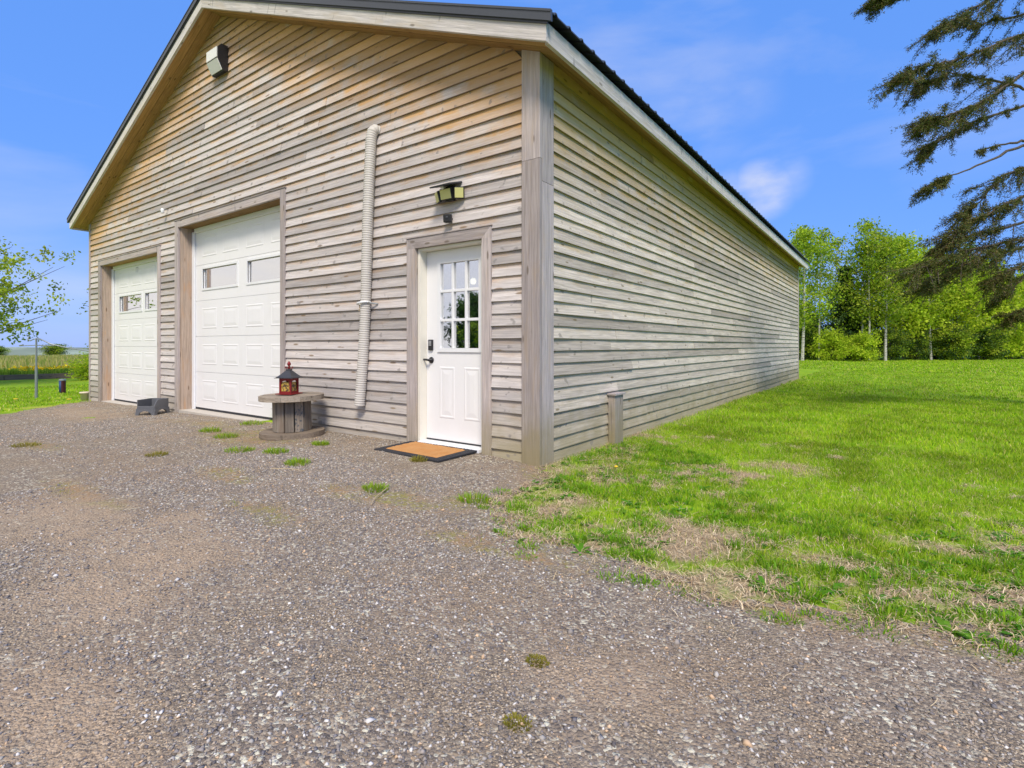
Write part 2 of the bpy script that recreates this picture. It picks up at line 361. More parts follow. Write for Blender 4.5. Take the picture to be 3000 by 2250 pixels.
# value noise in numpy (world space)
def _h(ix, iy, s):
    n = (ix.astype(np.int64) * 374761393 + iy.astype(np.int64) * 668265263 + s * 974711) & 0x7fffffff
    n = ((n ^ (n >> 13)) * 1274126177) & 0x7fffffff
    return ((n ^ (n >> 16)) & 0xffff) / 65535.0
def vn(x, y, s=0):
    x = np.asarray(x, float); y = np.asarray(y, float); ix = np.floor(x); iy = np.floor(y); fx = x - ix; fy = y - iy
    fx = fx * fx * (3 - 2 * fx); fy = fy * fy * (3 - 2 * fy)
    return (_h(ix, iy, s) * (1 - fx) + _h(ix + 1, iy, s) * fx) * (1 - fy) + (_h(ix, iy + 1, s) * (1 - fx) + _h(ix + 1, iy + 1, s) * fx) * fy
def fbm(x, y, s=0, o=4):
    a = 0; w = .5; t = 0
    for i in range(o): a = a + w * vn(x * 2 ** i, y * 2 ** i, s + i * 17); t += w; w *= .55
    return a / t
def sst(a, b, x): t = np.clip((x - a) / (b - a), 0, 1); return t * t * (3 - 2 * t)

# ------------------------------------------------------------------ ground
def gz(x, y):
    x = np.asarray(x, float); y = np.asarray(y, float)
    front = np.interp(x, [-60, -30, -24, -16, -11, -7.2, -4.4, -1.5, -.6, .1, 1.5, 6], [-.62, -.36, -.30, -.20, -.10, -.055, .005, .035, .03, -.01, -.02, -.02])
    f2 = front * np.exp(-np.clip(-y - .8, 0, None) / 6) if True else front
    side = np.interp(y, [-1.5, 0, 1.2, 3, 8, 16, 40], [-.01, -.03, -.075, -.06, -.03, -.02, 0.0])
    k = sst(-.05, .5, x) * sst(-1.2, .2, y)
    z = np.where(x > -13, f2 * (1 - k) + side * k, front)
    far = np.clip(-x - 60, 0, None)
    z = z - far * .009 - np.clip(far - 110, 0, 500) * .05
    z = z + (fbm(x * .9, y * .9, 5, 3) - .5) * .03 * sst(.05, .8, np.maximum(-y, np.maximum(x, -x - 11.7)))
    return z
def gzs(x, y): return float(gz(np.array([x]), np.array([y]))[0])
DRIVE = np.array([(-11.75, .25), (-11.3, -.28), (-10.62, -.78), (-10.1, -1.3), (-9.3, -1.92), (-8.2, -3.0), (-7.6, -5), (-7.4, -9), (-6, -14), (7, -14), (7.5, -7), (9, -1.2), (5, -.85), (3.9, -1.05),
                  (3.0, -1.32), (2.6, -1.46), (2.3, -1.52), (1.93, -1.68), (1.47, -1.62), (.85, -1.52), (.50, -1.25), (.30, -.9), (.22, -.4), (.12, -.1), (.0, .25)])
def sdist(x, y, P=DRIVE):
    x = np.asarray(x, float); y = np.asarray(y, float); d = np.full(x.shape, 1e9); ins = np.zeros(x.shape, bool)
    for i in range(len(P)):
        a = P[i]; b = P[(i + 1) % len(P)]; e = b - a; L = e @ e
        t = np.clip(((x - a[0]) * e[0] + (y - a[1]) * e[1]) / L, 0, 1)
        d = np.minimum(d, np.hypot(x - a[0] - t * e[0], y - a[1] - t * e[1]))
        c = ((a[1] > y) != (b[1] > y)); xx = a[0] + (y - a[1]) / (b[1] - a[1] + 1e-12) * e[0]; ins ^= c & (x < xx)
    return np.where(ins, d, -d)
def edge(x, y):      # signed distance into the drive with a ragged edge
    return sdist(x, y) + (fbm(x * 2.3, y * 2.3, 31, 4) - .5) * .42 + (fbm(x * 9, y * 9, 47, 3) - .5) * .12
def blob(x, y, cx, cy, rx, ry, s): return np.clip(1.25 - np.hypot((x - cx) / rx, (y - cy) / ry) + (fbm(x * 3.1, y * 3.1, s, 4) - .5) * 1.5, 0, 1)
def mossf(x, y):
    m = 0
    for i, (cx, cy, rx, ry) in enumerate([(-.72, -2.2, .45, .15), (-.14, -1.48, .45, .22), (.62, -1.78, .35, .12), (-.62, -1.64, .35, .14), (-2.4, -2.75, .8, .12), (-3.6, -.75, 1.1, .45), (1.95, -1.60, .5, .11), (-1.9, -1.9, .6, .15), (.15, -1.25, .35, .3), (-5.2, -.5, .8, .25), (1.1, -1.75, .4, .1), (-5.0, -2.4, .7, .15)]):
        m = np.maximum(m, blob(x, y, cx, cy, rx, ry, 60 + i))
    e = edge(x, y); m = np.maximum(m, .85 * np.exp(-np.abs(e) / .13) * (fbm(x * 4, y * 4, 91) > .42))
    return np.clip(m, 0, 1)
def dirtf(x, y):
    m = 0
    for i, (cx, cy, rx, ry) in enumerate([(-.46, -2.95, .85, .36), (-.6, -2.62, .6, .22), (-.3, -3.22, .6, .26), (.54, -3.56, .5, .22), (-1.6, -3.0, .8, .3), (-2.0, -3.4, .8, .3), (1.9, -2.5, .35, .2), (-8.5, -1.0, 1.5, .5)]):
        m = np.maximum(m, blob(x, y, cx, cy, rx, ry, 80 + i))
    return np.clip(m, 0, 1)
def strawf(x, y):    # bare / straw patches in the lawn near the drive
    e = -edge(x, y); near = np.exp(-np.clip(e, 0, None) / 1.15)
    n = .55 * fbm(x * 1.9 + 3, y * 1.9, 101, 4) + .45 * fbm(x * 7 + 3, y * 7, 103, 3)
    m = sst(.62 - .19 * near, .70 - .17 * near, n) * (near > .06)
    for i, (cx, cy, rx, ry) in enumerate([(1.67, -1.08, .3, .16), (1.86, 1.55, .35, .25), (.98, .15, .3, .25), (1.94, -.72, .45, .12), (2.5, -.9, .4, .12), (.45, .35, .25, .5), (.25, 1.1, .18, .5), (.75, -.75, .28, .2), (2.9, -.3, .35, .15)]):
        m = np.maximum(m, blob(x, y, cx, cy, rx, ry, 120 + i))
    m = np.maximum(m, .8 * np.exp(-np.clip(e, 0, None) / .22) * sst(.32, .5, fbm(x * 5, y * 5, 131, 3)))
    m = np.maximum(m, np.exp(-np.clip(x, 0, None) / .10) * (y > 0) * (y < 16) * .8)
    return np.clip(m, 0, 1) * (x > -.5)
def axis(parts):
    o = []
    for a, b, s in parts: o += list(np.arange(a, b - s * .3, s))
    o.append(parts[-1][1]); return np.array(o)
def geo(a, b, s0, g):
    o = [a]; s = s0
    while abs(o[-1] - a) < abs(b - a): o.append(o[-1] + math.copysign(s, b - a)); s *= g
    return o
def grid_mesh(name, xs, ys, zoff, keep=None):
    X, Y = np.meshgrid(xs, ys, indexing='ij'); Z = gz(X, Y) + zoff
    v = np.stack([X, Y, Z], -1).reshape(-1, 3); nx, ny = X.shape
    i = np.arange(nx - 1)[:, None] * ny + np.arange(ny - 1)[None, :]
    q = np.stack([i, i + ny, i + ny + 1, i + 1], -1).reshape(-1, 4)
    if keep is not None:
        k = keep(X, Y).reshape(-1); q = q[k[q].any(1)]
        u, inv = np.unique(q, return_inverse=True); v = v[u]; q = inv.reshape(-1, 4)
    return v, q
xs = np.array(sorted(set(geo(-13, -3500, .5, 1.17)[1:] + list(axis([(-13, -9, .25), (-9, -1, .5), (-1, 6.5, .07), (6.5, 14, .3)])) + geo(14.3, 3500, .5, 1.2))))
ys = np.array(sorted(set(geo(-3, -3500, .5, 1.2)[1:] + list(axis([(-3, 6, .07), (6, 20, .25)])) + geo(20.3, 3500, .6, 1.17))))
v, q = grid_mesh('lawn', xs, ys, 0)
st_ = strawf(v[:, 0], v[:, 1]); far_ = np.clip((-v[:, 0] - 27 + 4 * (fbm(v[:, 0] * .2, v[:, 1] * .2, 9) - .5)) / 6, 0, 1)
lm = npmesh('lawn', v, q, np.stack([st_, far_, np.zeros_like(st_)], 1), None, True)
lawn = tag(link('lawn', lm), kind='structure')
t = NT('lawn_ground'); a = t.sep(t.attr('col')); p = t.pos()
n1 = t.noise(p, .55, 4); n2 = t.noise(p, 7, 5, .65); n3 = t.noise(p, 60, 3, .7); n4 = t.noise(t.map(p, (1.3, .22, 1), rot=(0, 0, .35)), 1.1, 4)
g = t.mix(t.rng(n1, .3, .7), (0.202, 0.359, 0.014), (0.307, 0.454, 0.016))
g = t.mix(t.ma('MULTIPLY', t.rng(n2, .38, .72), .75), g, (0.124, 0.240, 0.011))
g = t.mix(t.ma('MULTIPLY', t.rng(n3, .48, .75), .45), g, (0.404, 0.463, 0.047))
g = t.mix(t.ma('MULTIPLY', t.rng(n4, .56, .74), .45), g, (0.527, 0.446, 0.095))
soil = t.mix(n3, (0.184, 0.138, 0.086), (0.506, 0.402, 0.253)); soil = t.mix(t.rng(n2, .35, .7), soil, (0.391, 0.310, 0.196))
g = t.mix(a[0], g, soil)
fld = t.mix(t.rng(t.noise(t.map(p, (.035, .22, 1)), 1, 4), .38, .62), (0.400, 0.384, 0.105), (0.192, 0.320, 0.045))
g = t.mix(a[1], g, fld)
t.bump(t.ma('ADD', n3, n2), .6, .02); lm.materials.append(t.set(g, .95, spec=.1))

xs = axis([(-13, -5, .14), (-5, -1.4, .08), (-1.4, 4, .05), (4, 9.6, .2)]); ys = axis([(-14.4, -4.4, .3), (-4.4, -3, .06), (-3, .03, .045)])
v, q = grid_mesh('gravel_driveway', xs, ys, .005, lambda X, Y: edge(X, Y) > -.03)
x_, y_ = v[:, 0], v[:, 1]
dm = npmesh('gravel_driveway', v, q, np.stack([mossf(x_, y_), dirtf(x_, y_), fbm(x_ * .8, y_ * .8, 200)], 1), None, True)
drive = tag(link('gravel_driveway', dm), kind='structure')
t = NT('gravel_ground'); a = t.sep(t.attr('col')); p = t.pos()
c1 = t.n('ShaderNodeTexVoronoi'); t.put(p, c1.inputs['Vector']); c1.inputs['Scale'].default_value = 75
c2 = t.n('ShaderNodeTexVoronoi'); t.put(p, c2.inputs['Vector']); c2.inputs['Scale'].default_value = 190
h1 = t.sep(c1.outputs['Color'])[0]; h2 = t.sep(c2.outputs['Color'])[1]
base = t.ramp(h1, [(0, (0.139, 0.116, 0.095)), (.35, (0.237, 0.193, 0.151)), (.62, (0.317, 0.245, 0.171)), (.86, (0.407, 0.350, 0.268)), (.97, (0.700, 0.668, 0.512))])
fine = t.ramp(h2, [(0, (0.122, 0.102, 0.080)), (.5, (0.252, 0.197, 0.142)), (.85, (0.358, 0.282, 0.189)), (1, (0.683, 0.565, 0.401))])
g = t.mix(t.rng(t.noise(p, 3, 4), .4, .62), base, fine)
g = t.mix(t.ma('MULTIPLY', t.rng(t.noise(p, 1.1, 5), .45, .68), .4), g, (0.326, 0.232, 0.147))
g = t.mix(t.ma('MULTIPLY', a[1], t.rng(t.noise(p, 14, 4, .7), .3, .65, .35, .85)), g, t.mix(h2, (0.305, 0.221, 0.143), (0.550, 0.414, 0.278)))
mm = t.ma('MULTIPLY', a[0], t.rng(t.noise(p, 26, 4, .7), .40, .64, 0, .72))
g = t.mix(mm, g, t.mix(t.rng(t.noise(p, 5, 3), .42, .58), (.30, .28, .035), (.42, .25, .10)))
t.bump(t.ma('SUBTRACT', t.ma('MULTIPLY', c1.outputs['Distance'], -1.0), t.ma('MULTIPLY', c2.outputs['Distance'], .35)), .8, .012)
dm.materials.append(t.set(g, .92, spec=.25))

# loose stones on the drive
def pebbles(n, xr, yr, smin, smax, keep):
    x = rng.uniform(*xr, n); y = rng.uniform(*yr, n); k = keep(x, y); x = x[k]; y = y[k]; n = len(x)
    s = smin + (smax - smin) * rng.random(n) ** 2.6
    base = np.array([(1, 0, 0), (0, 1, 0), (-1, 0, 0), (0, -1, 0), (0, 0, 1), (0, 0, -1)], float)
    v = base[None] * (1 + rng.uniform(-.3, .3, (n, 6, 3))) + rng.uniform(-.16, .16, (n, 6, 3))
    v *= np.stack([s * rng.uniform(.55, 1.0, n), s * rng.uniform(.4, .8, n), s * rng.uniform(.22, .55, n)], -1)[:, None]
    th = rng.uniform(0, 6.28, n); c, sn = np.cos(th)[:, None], np.sin(th)[:, None]
    tl = rng.uniform(-.35, .35, (n, 2))
    X = v[..., 0] * c - v[..., 1] * sn; Y = v[..., 0] * sn + v[..., 1] * c; Z = v[..., 2] + X * tl[:, :1] + Y * tl[:, 1:]
    z0 = gz(x, y) + .005 + s * .12
    V = np.stack([X + x[:, None], Y + y[:, None], Z + z0[:, None]], -1).reshape(-1, 3)
    f = np.array([(0, 1, 4), (1, 2, 4), (2, 3, 4), (3, 0, 4), (1, 0, 5), (2, 1, 5), (3, 2, 5), (0, 3, 5)])
    F = (f[None] + (np.arange(n) * 6)[:, None, None]).reshape(-1, 3)
    pal = np.array([(0.157, 0.140, 0.134), (0.236, 0.209, 0.189), (0.306, 0.269, 0.236), (0.377, 0.305, 0.232), (0.453, 0.417, 0.369), (0.671, 0.638, 0.585), (0.597, 0.417, 0.259), (0.189, 0.176, 0.178)])
    ci = rng.choice(len(pal), n, p=[.12, .19, .22, .13, .18, .045, .05, .065]); cc = pal[ci] * rng.uniform(.8, 1.2, (n, 1))
    return V, F, np.repeat(cc, 6, 0)
def cat(ms):
    V = []; F = []; C = []; k = 0
    for v, f, c in ms: V.append(v); F.append(f + k); C.append(c); k += len(v)
    return np.concatenate(V), np.concatenate(F), np.concatenate(C)
def gkeep(x, y):
    m = np.clip(mossf(x, y) * .9 + dirtf(x, y) * .75, 0, .95)
    return (edge(x, y) > -.06) & (rng.random(len(x)) > m) & (fbm(x * 1.3, y * 1.3, 300, 3) + rng.random(len(x)) * .5 > .58)
V, F, C = cat([pebbles(150000, (-2.6, 3.3), (-3.95, -.9), .0026, .0125, gkeep),
               pebbles(52000, (-7, 1.0), (-2.6, -.02), .004, .014, gkeep),
               pebbles(20000, (-11.3, -5), (-3.2, -.05), .006, .016, gkeep),
               pebbles(2600, (-2.6, 3.3), (-3.95, -.9), .009, .021, gkeep)])
tag(link('loose_gravel', npmesh('loose_gravel', V, F, C, 'pebble')), 'loose grey and pale stones scattered over the gravel drive', 'gravel', kind='stuff')

# ------------------------------------------------------------------ the garage
G = tag(empty('garage', (0, 0, 0)), 'long grey weathered clapboard garage with two white overhead doors and an entry door', 'garage')
PITCH = .117; Z0 = -.012
def rake(x): return ZS + SLOPE * min(x + WID, -x)
OPEN = [(-11.08, -8.0, 2.87, 2.77), (-7.40, -4.04, 3.21, 3.10), (-1.68, -.521, 2.24, 2.13)]      # x0, x1, outer top, inner top (casing)
# sheathing behind the boards, with real openings
INN = [(-10.97, -8.105), (-7.285, -4.145), (-1.555, -.632)]
mb = MB()
xsw = [-WID + .02, INN[0][0], INN[0][1], INN[1][0], INN[1][1], INN[2][0], INN[2][1], -.02]
tops = [None, 2.77, None, 3.10, None, 2.13, None]
for i in range(7):
    a, b = xsw[i], xsw[i + 1]; zb = -.16 if tops[i] is None else tops[i]
    pts = [(a, zb), (b, zb), (b, rake(b) + .03)]
    if a < -WID / 2 < b: pts.append((-WID / 2, rake(-WID / 2) + .03))
    pts.append((a, rake(a) + .03))
    mb.prism(pts, 'y', .002, .09)
front = mb.build('front_wall', 'sheath', G)
side = MB().box(-.09, -.002, .092, LEN - .002, -.02, ZS + .03).build('side_wall', 'sheath', G)
MB().box(-WID + .002, -WID + .09, .092, LEN - .002, -.2, ZS + .03).build('far_side_wall', 'trim_h', G)
MB().prism([(-WID + .1, -.2), (-.1, -.2), (-.1, ZS), (-WID / 2, ZS + SLOPE * (WID / 2 - .1)), (-WID + .1, ZS)], 'y', LEN - .09, LEN - .004).build('rear_wall', 'trim_h', G)
MB().box(-WID + .1, -.1, .5, LEN - .1, -.2, -.02).build('floor_slab', 'concrete', G)
NB = 0
def clap(parent, mat, x0b, x1b, x0t, x1t, z, rot=0):
    """one bevel siding board; local x runs along the board from its left end, local -y faces out"""
    global NB; NB += 1
    n = max(2, int((x1b - x0b) / .45)); H = PITCH + .02; rr = random.Random(NB * 13 + 5); mb = MB(); vs = []
    bow = rr.uniform(-.0025, .0025); tw = rr.uniform(-.002, .002); thick = rr.uniform(-.002, .003)
    for i in range(n + 1):
        f = i / n; xb = x0b + (x1b - x0b) * f; xt = x0t + (x1t - x0t) * f
        w = math.sin(f * math.pi) * bow + rr.uniform(-.0014, .0014); d = thick + tw * (f - .5) + rr.uniform(-.0014, .0014)
        if i in (0, n) and rr.random() < .5: d += rr.uniform(0, .010)
        vs += [(xb, -.028 - d, w), (xb, -.0085, w), (xt, -.0005, H), (xt, -.0065, H)]
    x_0 = x0b; vs = [(a - x_0, b, c) for a, b, c in vs]; fs = []
    for i in range(n):
        k = i * 4
        for a, b in ((0, 3), (3, 2), (2, 1), (1, 0)): fs.append((k + a, k + 4 + a, k + 4 + b, k + b))
    fs += [(0, 1, 2, 3), (n * 4 + 3, n * 4 + 2, n * 4 + 1, n * 4)]
    o = mb.add(vs, fs).build('clapboard', mat, parent)
    if rot: o.rotation_euler = (0, 0, R(90)); o.location = (0, x_0, z)
    else: o.location = (x_0, 0, z)
    return o
def split(a, b, lo, hi, rr):
    L = b - a
    if L < hi * 1.15: return [(a, b)]
    cuts = [a]; x = a + rr.uniform(lo * .35, hi)
    while x < b - lo * .5: cuts.append(x); x += rr.uniform(lo, hi)
    cuts.append(b); return [(cuts[i] + (.0025 if i else 0), cuts[i + 1] - .0025) for i in range(len(cuts) - 1)]
rb = random.Random(4)
k = -1
while True:
    z = Z0 + PITCH * k
    if z > rake(-WID / 2) - .02: break
    xl, xr = -WID + .04, -.16
    if z > ZS: xl = max(xl, -WID + (z - ZS) / SLOPE - .02); xr = min(xr, -(z - ZS) / SLOPE + .02)
    segs = [(xl, xr)]
    for a, b, zo, zi in OPEN:
        if z < zi or z + PITCH < zo - .01:
            ns = []
            for s in segs:
                if s[1] <= a or s[0] >= b: ns.append(s)
                else:
                    if s[0] < a: ns.append((s[0], a))
                    if s[1] > b: ns.append((b, s[1]))
            segs = ns
    for a, b in segs:
        if b - a < .03: continue
        pcs = split(a, b, 2.6, 5.2, rb)
        for i, (p0, p1) in enumerate(pcs):
            t0, t1 = p0, p1; zt = z + PITCH + .02
            if i == 0 and zt > ZS: t0 = max(p0, -WID + (zt - ZS) / SLOPE - .02)
            if i == len(pcs) - 1 and zt > ZS: t1 = min(p1, -(zt - ZS) / SLOPE + .02)
            if t1 - t0 < .02: t0 = t1 = (t0 + t1) / 2
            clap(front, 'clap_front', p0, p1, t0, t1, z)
    k += 1
nf = NB
for k in range(0, 32):
    z = Z0 + PITCH * k
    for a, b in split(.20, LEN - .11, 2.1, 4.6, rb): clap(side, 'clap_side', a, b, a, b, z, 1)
print('clapboards', nf, NB - nf)
# frieze board under the side eave
MB().box(.0, LEN - .33, -.022, 0, 0, .13).build('frieze_board', 'clap_side', G, loc=(0, .22, ZS - .10)).rotation_euler = (0, 0, R(90))
# corner boards (two lengths on each face, as in the photo)
def board_v(name, x0, x1, y0, y1, z0, z1, mat='trim_v', parent=None):
    return MB().box(0, x1 - x0, 0, y1 - y0, 0, z1 - z0, .003).build(name, mat, parent or G, loc=(x0, y0, z0))
board_v('corner_board', -.16, .037, -.043, -.001, -.02, 2.775); MB().prism([(0, 0), (.1965, 0), (.1965, ZS - SLOPE * .0375 - 2.782), (0, ZS + SLOPE * .159 - 2.782)], 'y', 0, .0415).build('corner_board', 'trim_v', G, loc=(-.159, -.0425, 2.778))
board_v('corner_board', .001, .038, -.0005, .20, -.02, 2.574); board_v('corner_board', .001, .0375, -.0005, .199, 2.577, ZS - .02)
board_v('corner_board', -WID - .03, -WID + .05, -.036, -.001, -.16, ZS - .01)
board_v('corner_board', -WID - .032, -WID, -.0005, .15, -.2, ZS - .02)
board_v('corner_board', .001, .034, LEN - .11, LEN + .03, -.04, ZS - .02)
# roof: ribbed metal sheet on each slope, built from a profile across the ribs
RT = .235                                   # soffit plane to roof sheet, measured vertically
ya, yb = -FOV_ - .035, LEN + .31
def roof_side(sgn):
    prof = []; y = ya
    while y < yb - .001:
        for dy, h in ((0, 0), (.075, 0), (.088, .02), (.112, .02), (.125, 0)):
            if y + dy < yb: prof.append((y + dy, h))
        y += .2286
    prof.append((yb, 0)); mb = MB(); vs = []; n = len(prof)
    xe = EOV + .06; zr = ZS + SLOPE * WID / 2 + RT; ze = ZS - SLOPE * xe + RT
    for lift in (0, -.012):
        for (y, h) in prof:
            vs.append((-WID / 2, y, zr + h + lift)); vs.append((xe if sgn > 0 else -WID - xe, y, ze + h + lift))
    fs = []
    for l in range(2):
        for i in range(n - 1): a = l * 2 * n + i * 2; fs.append((a, a + 1, a + 3, a + 2))
    for i in range(n - 1): a = i * 2; fs.append((a + 1, a + 1 + 2 * n, a + 3 + 2 * n, a + 3))
    for e in (0, n - 1): a = e * 2; fs.append((a, a + 1, a + 1 + 2 * n, a + 2 * n))
    return mb.add(vs, fs).build('metal_roof_slope', 'roofmetal', G)
rs = roof_side(1); roof_side(-1)
zr = ZS + SLOPE * WID / 2 + RT
MB().prism([(-WID / 2 - .16, zr - .16 * SLOPE + .028), (-WID / 2, zr + .035), (-WID / 2 + .16, zr - .16 * SLOPE + .028), (-WID / 2 + .16, zr - .16 * SLOPE + .034), (-WID / 2, zr + .045), (-WID / 2 - .16, zr - .16 * SLOPE + .034)], 'y', ya - .006, yb + .006).build('ridge_cap', 'roofmetal', rs)
ang = math.atan(SLOPE); cs = math.cos(ang)
def along(sgn, name, y0, y1, lo, hi, mat, x_out, par=None, mitre=True):
    """a board following the rake: lo/hi are vertical offsets from the soffit plane"""
    xo = x_out if sgn > 0 else -WID - x_out; xm = -WID / 2
    zo = ZS - SLOPE * x_out; zm = ZS + SLOPE * WID / 2
    L = math.hypot(xo - xm, zm - zo)
    mb = MB(); pts = [(xm, zm + lo), (xo, zo + lo), (xo, zo + hi), (xm, zm + hi)]
    # local frame: x along the board from the ridge
    d = Vector((xo - xm, 0, zo - zm)).normalized(); o = Vector((xm, y0, zm))
    M3 = Matrix((d, Vector((0, 1, 0)), d.cross(Vector((0, 1, 0))))).transposed()
    vs = []
    for y in (y0, y1):
        for (x, z) in pts: vs.append(M3.inverted() @ (Vector((x, y, z)) - o))
    mb.add(vs, [(3, 2, 1, 0), (4, 5, 6, 7), (0, 1, 5, 4), (1, 2, 6, 5), (2, 3, 7, 6), (3, 0, 4, 7)])
    ob = mb.build(name, mat, par or G); ob.matrix_world = Matrix.Translation(o) @ M3.to_4x4(); return ob
for sgn in (1, -1):
    along(sgn, 'rake_fascia', -FOV_, -FOV_ + .036, -.012, .148, 'fascia', EOV)
    along(sgn, 'rake_flashing', -FOV_ - .028, -FOV_ - .001, .150, RT + .012, 'roofmetal', EOV + .062, rs)
    along(sgn, 'rake_drip_board', -FOV_ - .012, -FOV_ - .0005, .128, .1495, 'charcoal', EOV + .02, rs)
    along(sgn, 'soffit_board', -FOV_ + .037, -.155, 0, .019, 'soffit', EOV - .03)
    along(sgn, 'soffit_board', -.151, -.0008, -.003, .018, 'soffit', EOV - .03)
def ybox(name, x0, x1, y0, y1, z0, z1, mat, par=None):
    o = MB().box(0, y1 - y0, -(x1 - x0), 0, 0, z1 - z0, .002).build(name, mat, par or G, loc=(x0, y0, z0)); o.rotation_euler = (0, 0, R(90)); return o
zf = ZS - SLOPE * EOV
cuts = [-FOV_ + .037, 4.4, 9.3, LEN + .29]
for i in range(3):
    ybox('eave_fascia', EOV - .034, EOV + .002, cuts[i] + .001, cuts[i + 1] - .001, zf - .016, zf + .150, 'fascia')
    ybox('eave_fascia', -WID - EOV - .002, -WID - EOV + .034, cuts[i] + .001, cuts[i + 1] - .001, zf - .016, zf + .150, 'fascia')
for s in (1, -1):
    for (xa, xb) in ((.002, .118), (.121, EOV - .036)):
        for (y0, y1) in ((.001, 5.2), (5.203, 10.4), (10.403, LEN + .28)):
            zo = ZS - SLOPE * xa; z1 = ZS - SLOPE * xb
            X0, X1 = (xa, xb) if s > 0 else (-WID - xa, -WID - xb)
            mb = MB(); mb.add([(yy - y0, -(xx - X0), zz - zo) for yy in (y0, y1) for xx, zz in ((X0, zo), (X1, z1), (X1, z1 + .018), (X0, zo + .018))],
                              [(0, 1, 2, 3), (7, 6, 5, 4), (0, 4, 5, 1), (1, 5, 6, 2), (2, 6, 7, 3), (3, 7, 4, 0)])
            o = mb.build('soffit_board', 'soffit', G, loc=(X0, y0, zo)); o.rotation_euler = (0, 0, R(90))
# door casings
def casing(x0, x1, zo, zi, zb, w0, w1, drip, mitre=False):
    d = -.042
    board_v('door_casing', x0, w0, d, -.001, zb, zo if not mitre else zo - .112); board_v('door_casing', w1, x1, d, -.001, zb, zo if not mitre else zo - .112)
    if mitre:
        MB().prism([(x0, zo), (x1, zo), (w1, zi), (w0, zi)], 'y', d, -.001).build('door_casing', 'trim_h', G)
        MB().prism([(x0, zo - .0015), (w0 - .001, zi), (w0 - .001, zo - .1125), (x0, zo - .1125)], 'y', d, -.001).build('door_casing', 'trim_v', G)
        MB().prism([(w1 + .001, zo - .1125), (w1 + .001, zi), (x1, zo - .0015), (x1, zo - .1125)], 'y', d, -.001).build('door_casing', 'trim_v', G)
    else:
        MB().box(0, w1 - w0 - .004, 0, -d - .001, 0, zo - zi).build('door_casing', 'trim_h', G, loc=(w0 + .002, d, zi))
    if drip: MB().box(0, x1 - x0 + .02, 0, .05, 0, .012).build('drip_cap', 'trim_h', G, loc=(x0 - .01, -.05, zo + .002))
casing(-11.08, -8.0, 2.87, 2.77, -.12, -10.965, -8.11, True)
casing(-7.40, -4.04, 3.21, 3.10, -.07, -7.28, -4.15, True)
casing(-1.68, -.521, 2.24, 2.13, -.0, -1.553, -.633, True, True)
def tri_panel(w, h):
    """embossed raised panel, facing -y, origin at its centre"""
    def ring(i, y): a, b = w / 2 - i, h / 2 - i; return [(-a, y, -b), (a, y, -b), (a, y, b), (-a, y, b)]
    return MB().loops([ring(0, .001), ring(.008, -.0026), ring(.018, -.0030), ring(.030, .0), ring(.036, .0), ring(.080, -.0038)]).mesh('raised_panel')
def overhead(name, x0, x1, z0, z1, yd, cols, pw, ph, wins, label):
    """x0..x1 clear opening; door face at y=yd"""
    D = tag(link(name, None, G, (0, 0, 0)), label)
    n = 5; hs = (z1 - z0) / n
    wi = n - 2
    for i in range(n):
        za, zb = z0 + i * hs, z0 + (i + 1) * hs
        mb = MB()
        if i != wi: mb.box(x0 - .05, x1 + .05, yd, yd + .045, za + .0025, zb - .0025, .003)
        else:
            wa, wb = wins[0][2], wins[0][3]; cx = [x0 - .05] + [q for w_ in wins for q in w_[:2]] + [x1 + .05]
            mb.box(x0 - .05, x1 + .05, yd, yd + .045, za + .0025, wa); mb.box(x0 - .05, x1 + .05, yd, yd + .045, wb, zb - .0025)
            for j in range(0, len(cx), 2): mb.box(cx[j], cx[j + 1], yd, yd + .045, wa, wb)
        mb.build('door_section', 'white', D)
        if i < n - 1: MB().box(x0 - .05, x1 + .05, yd + .012, yd + .03, zb - .003, zb + .003).build('section_joint', 'vinyl', D)
    pm = tri_panel(pw, ph); pm.materials.append(M['white'])
    for i in range(n):
        if i == wi: continue
        for c in cols: link('raised_panel', pm, D, (c, yd - .0015, z0 + (i + .5) * hs))
    for (a, b, c, d) in wins:
        fr = MB(); f = .035
        for (p, q, r_, s_) in ((a - f, b + f, c - f, c), (a - f, b + f, d, d + f), (a - f, a, c, d), (b, b + f, c, d)): fr.box(p, q, yd - .011, yd + .012, r_, s_)
        w = fr.build('window_frame', 'vinyl', D)
        MB().box(a + .0005, b - .0005, yd + .026, yd + .030, c + .0005, d - .0005).build('window_pane', 'glass', D)
    MB().box(x0 - .04, x1 + .04, yd + .002, yd + .04, z0 - .03, z0 + .004).build('bottom_seal', 'rubber', D)
    for (a, b) in ((x0 - .005, x0 + .075), (x1 - .075, x1 + .005)): MB().box(a, b, yd - .035, yd - .004, z0 - .035, z1 - .02, .004).build('stop_moulding', 'vinyl', D)
    MB().box(x0 + .076, x1 - .076, yd - .034, yd - .004, z1 - .045, z1 + .03, .003).build('stop_moulding', 'vinyl', D)
    for (a, b) in ((x0 - .04, x0 - .006), (x1 + .006, x1 + .04)): MB().box(0, b - a, 0, yd + .06, 0, z1 - z0 + .09, .002).build('door_jamb', 'jamb', D, loc=(a, .001, z0 - .05))
    MB().box(0, x1 - x0 + .008, 0, yd + .06, 0, .034).build('door_head', 'soffit', D, loc=(x0 - .004, .001, z1 + .032))
    return D
overhead('overhead_door', -7.245, -4.18, .03, 3.065, .205, [-6.685, -5.99, -5.26, -4.555], .50, .345,
         [(-6.915, -5.775, 2.055, 2.385), (-5.455, -4.315, 2.055, 2.385)], 'taller wider white overhead door with two window lites, near the cable spool')
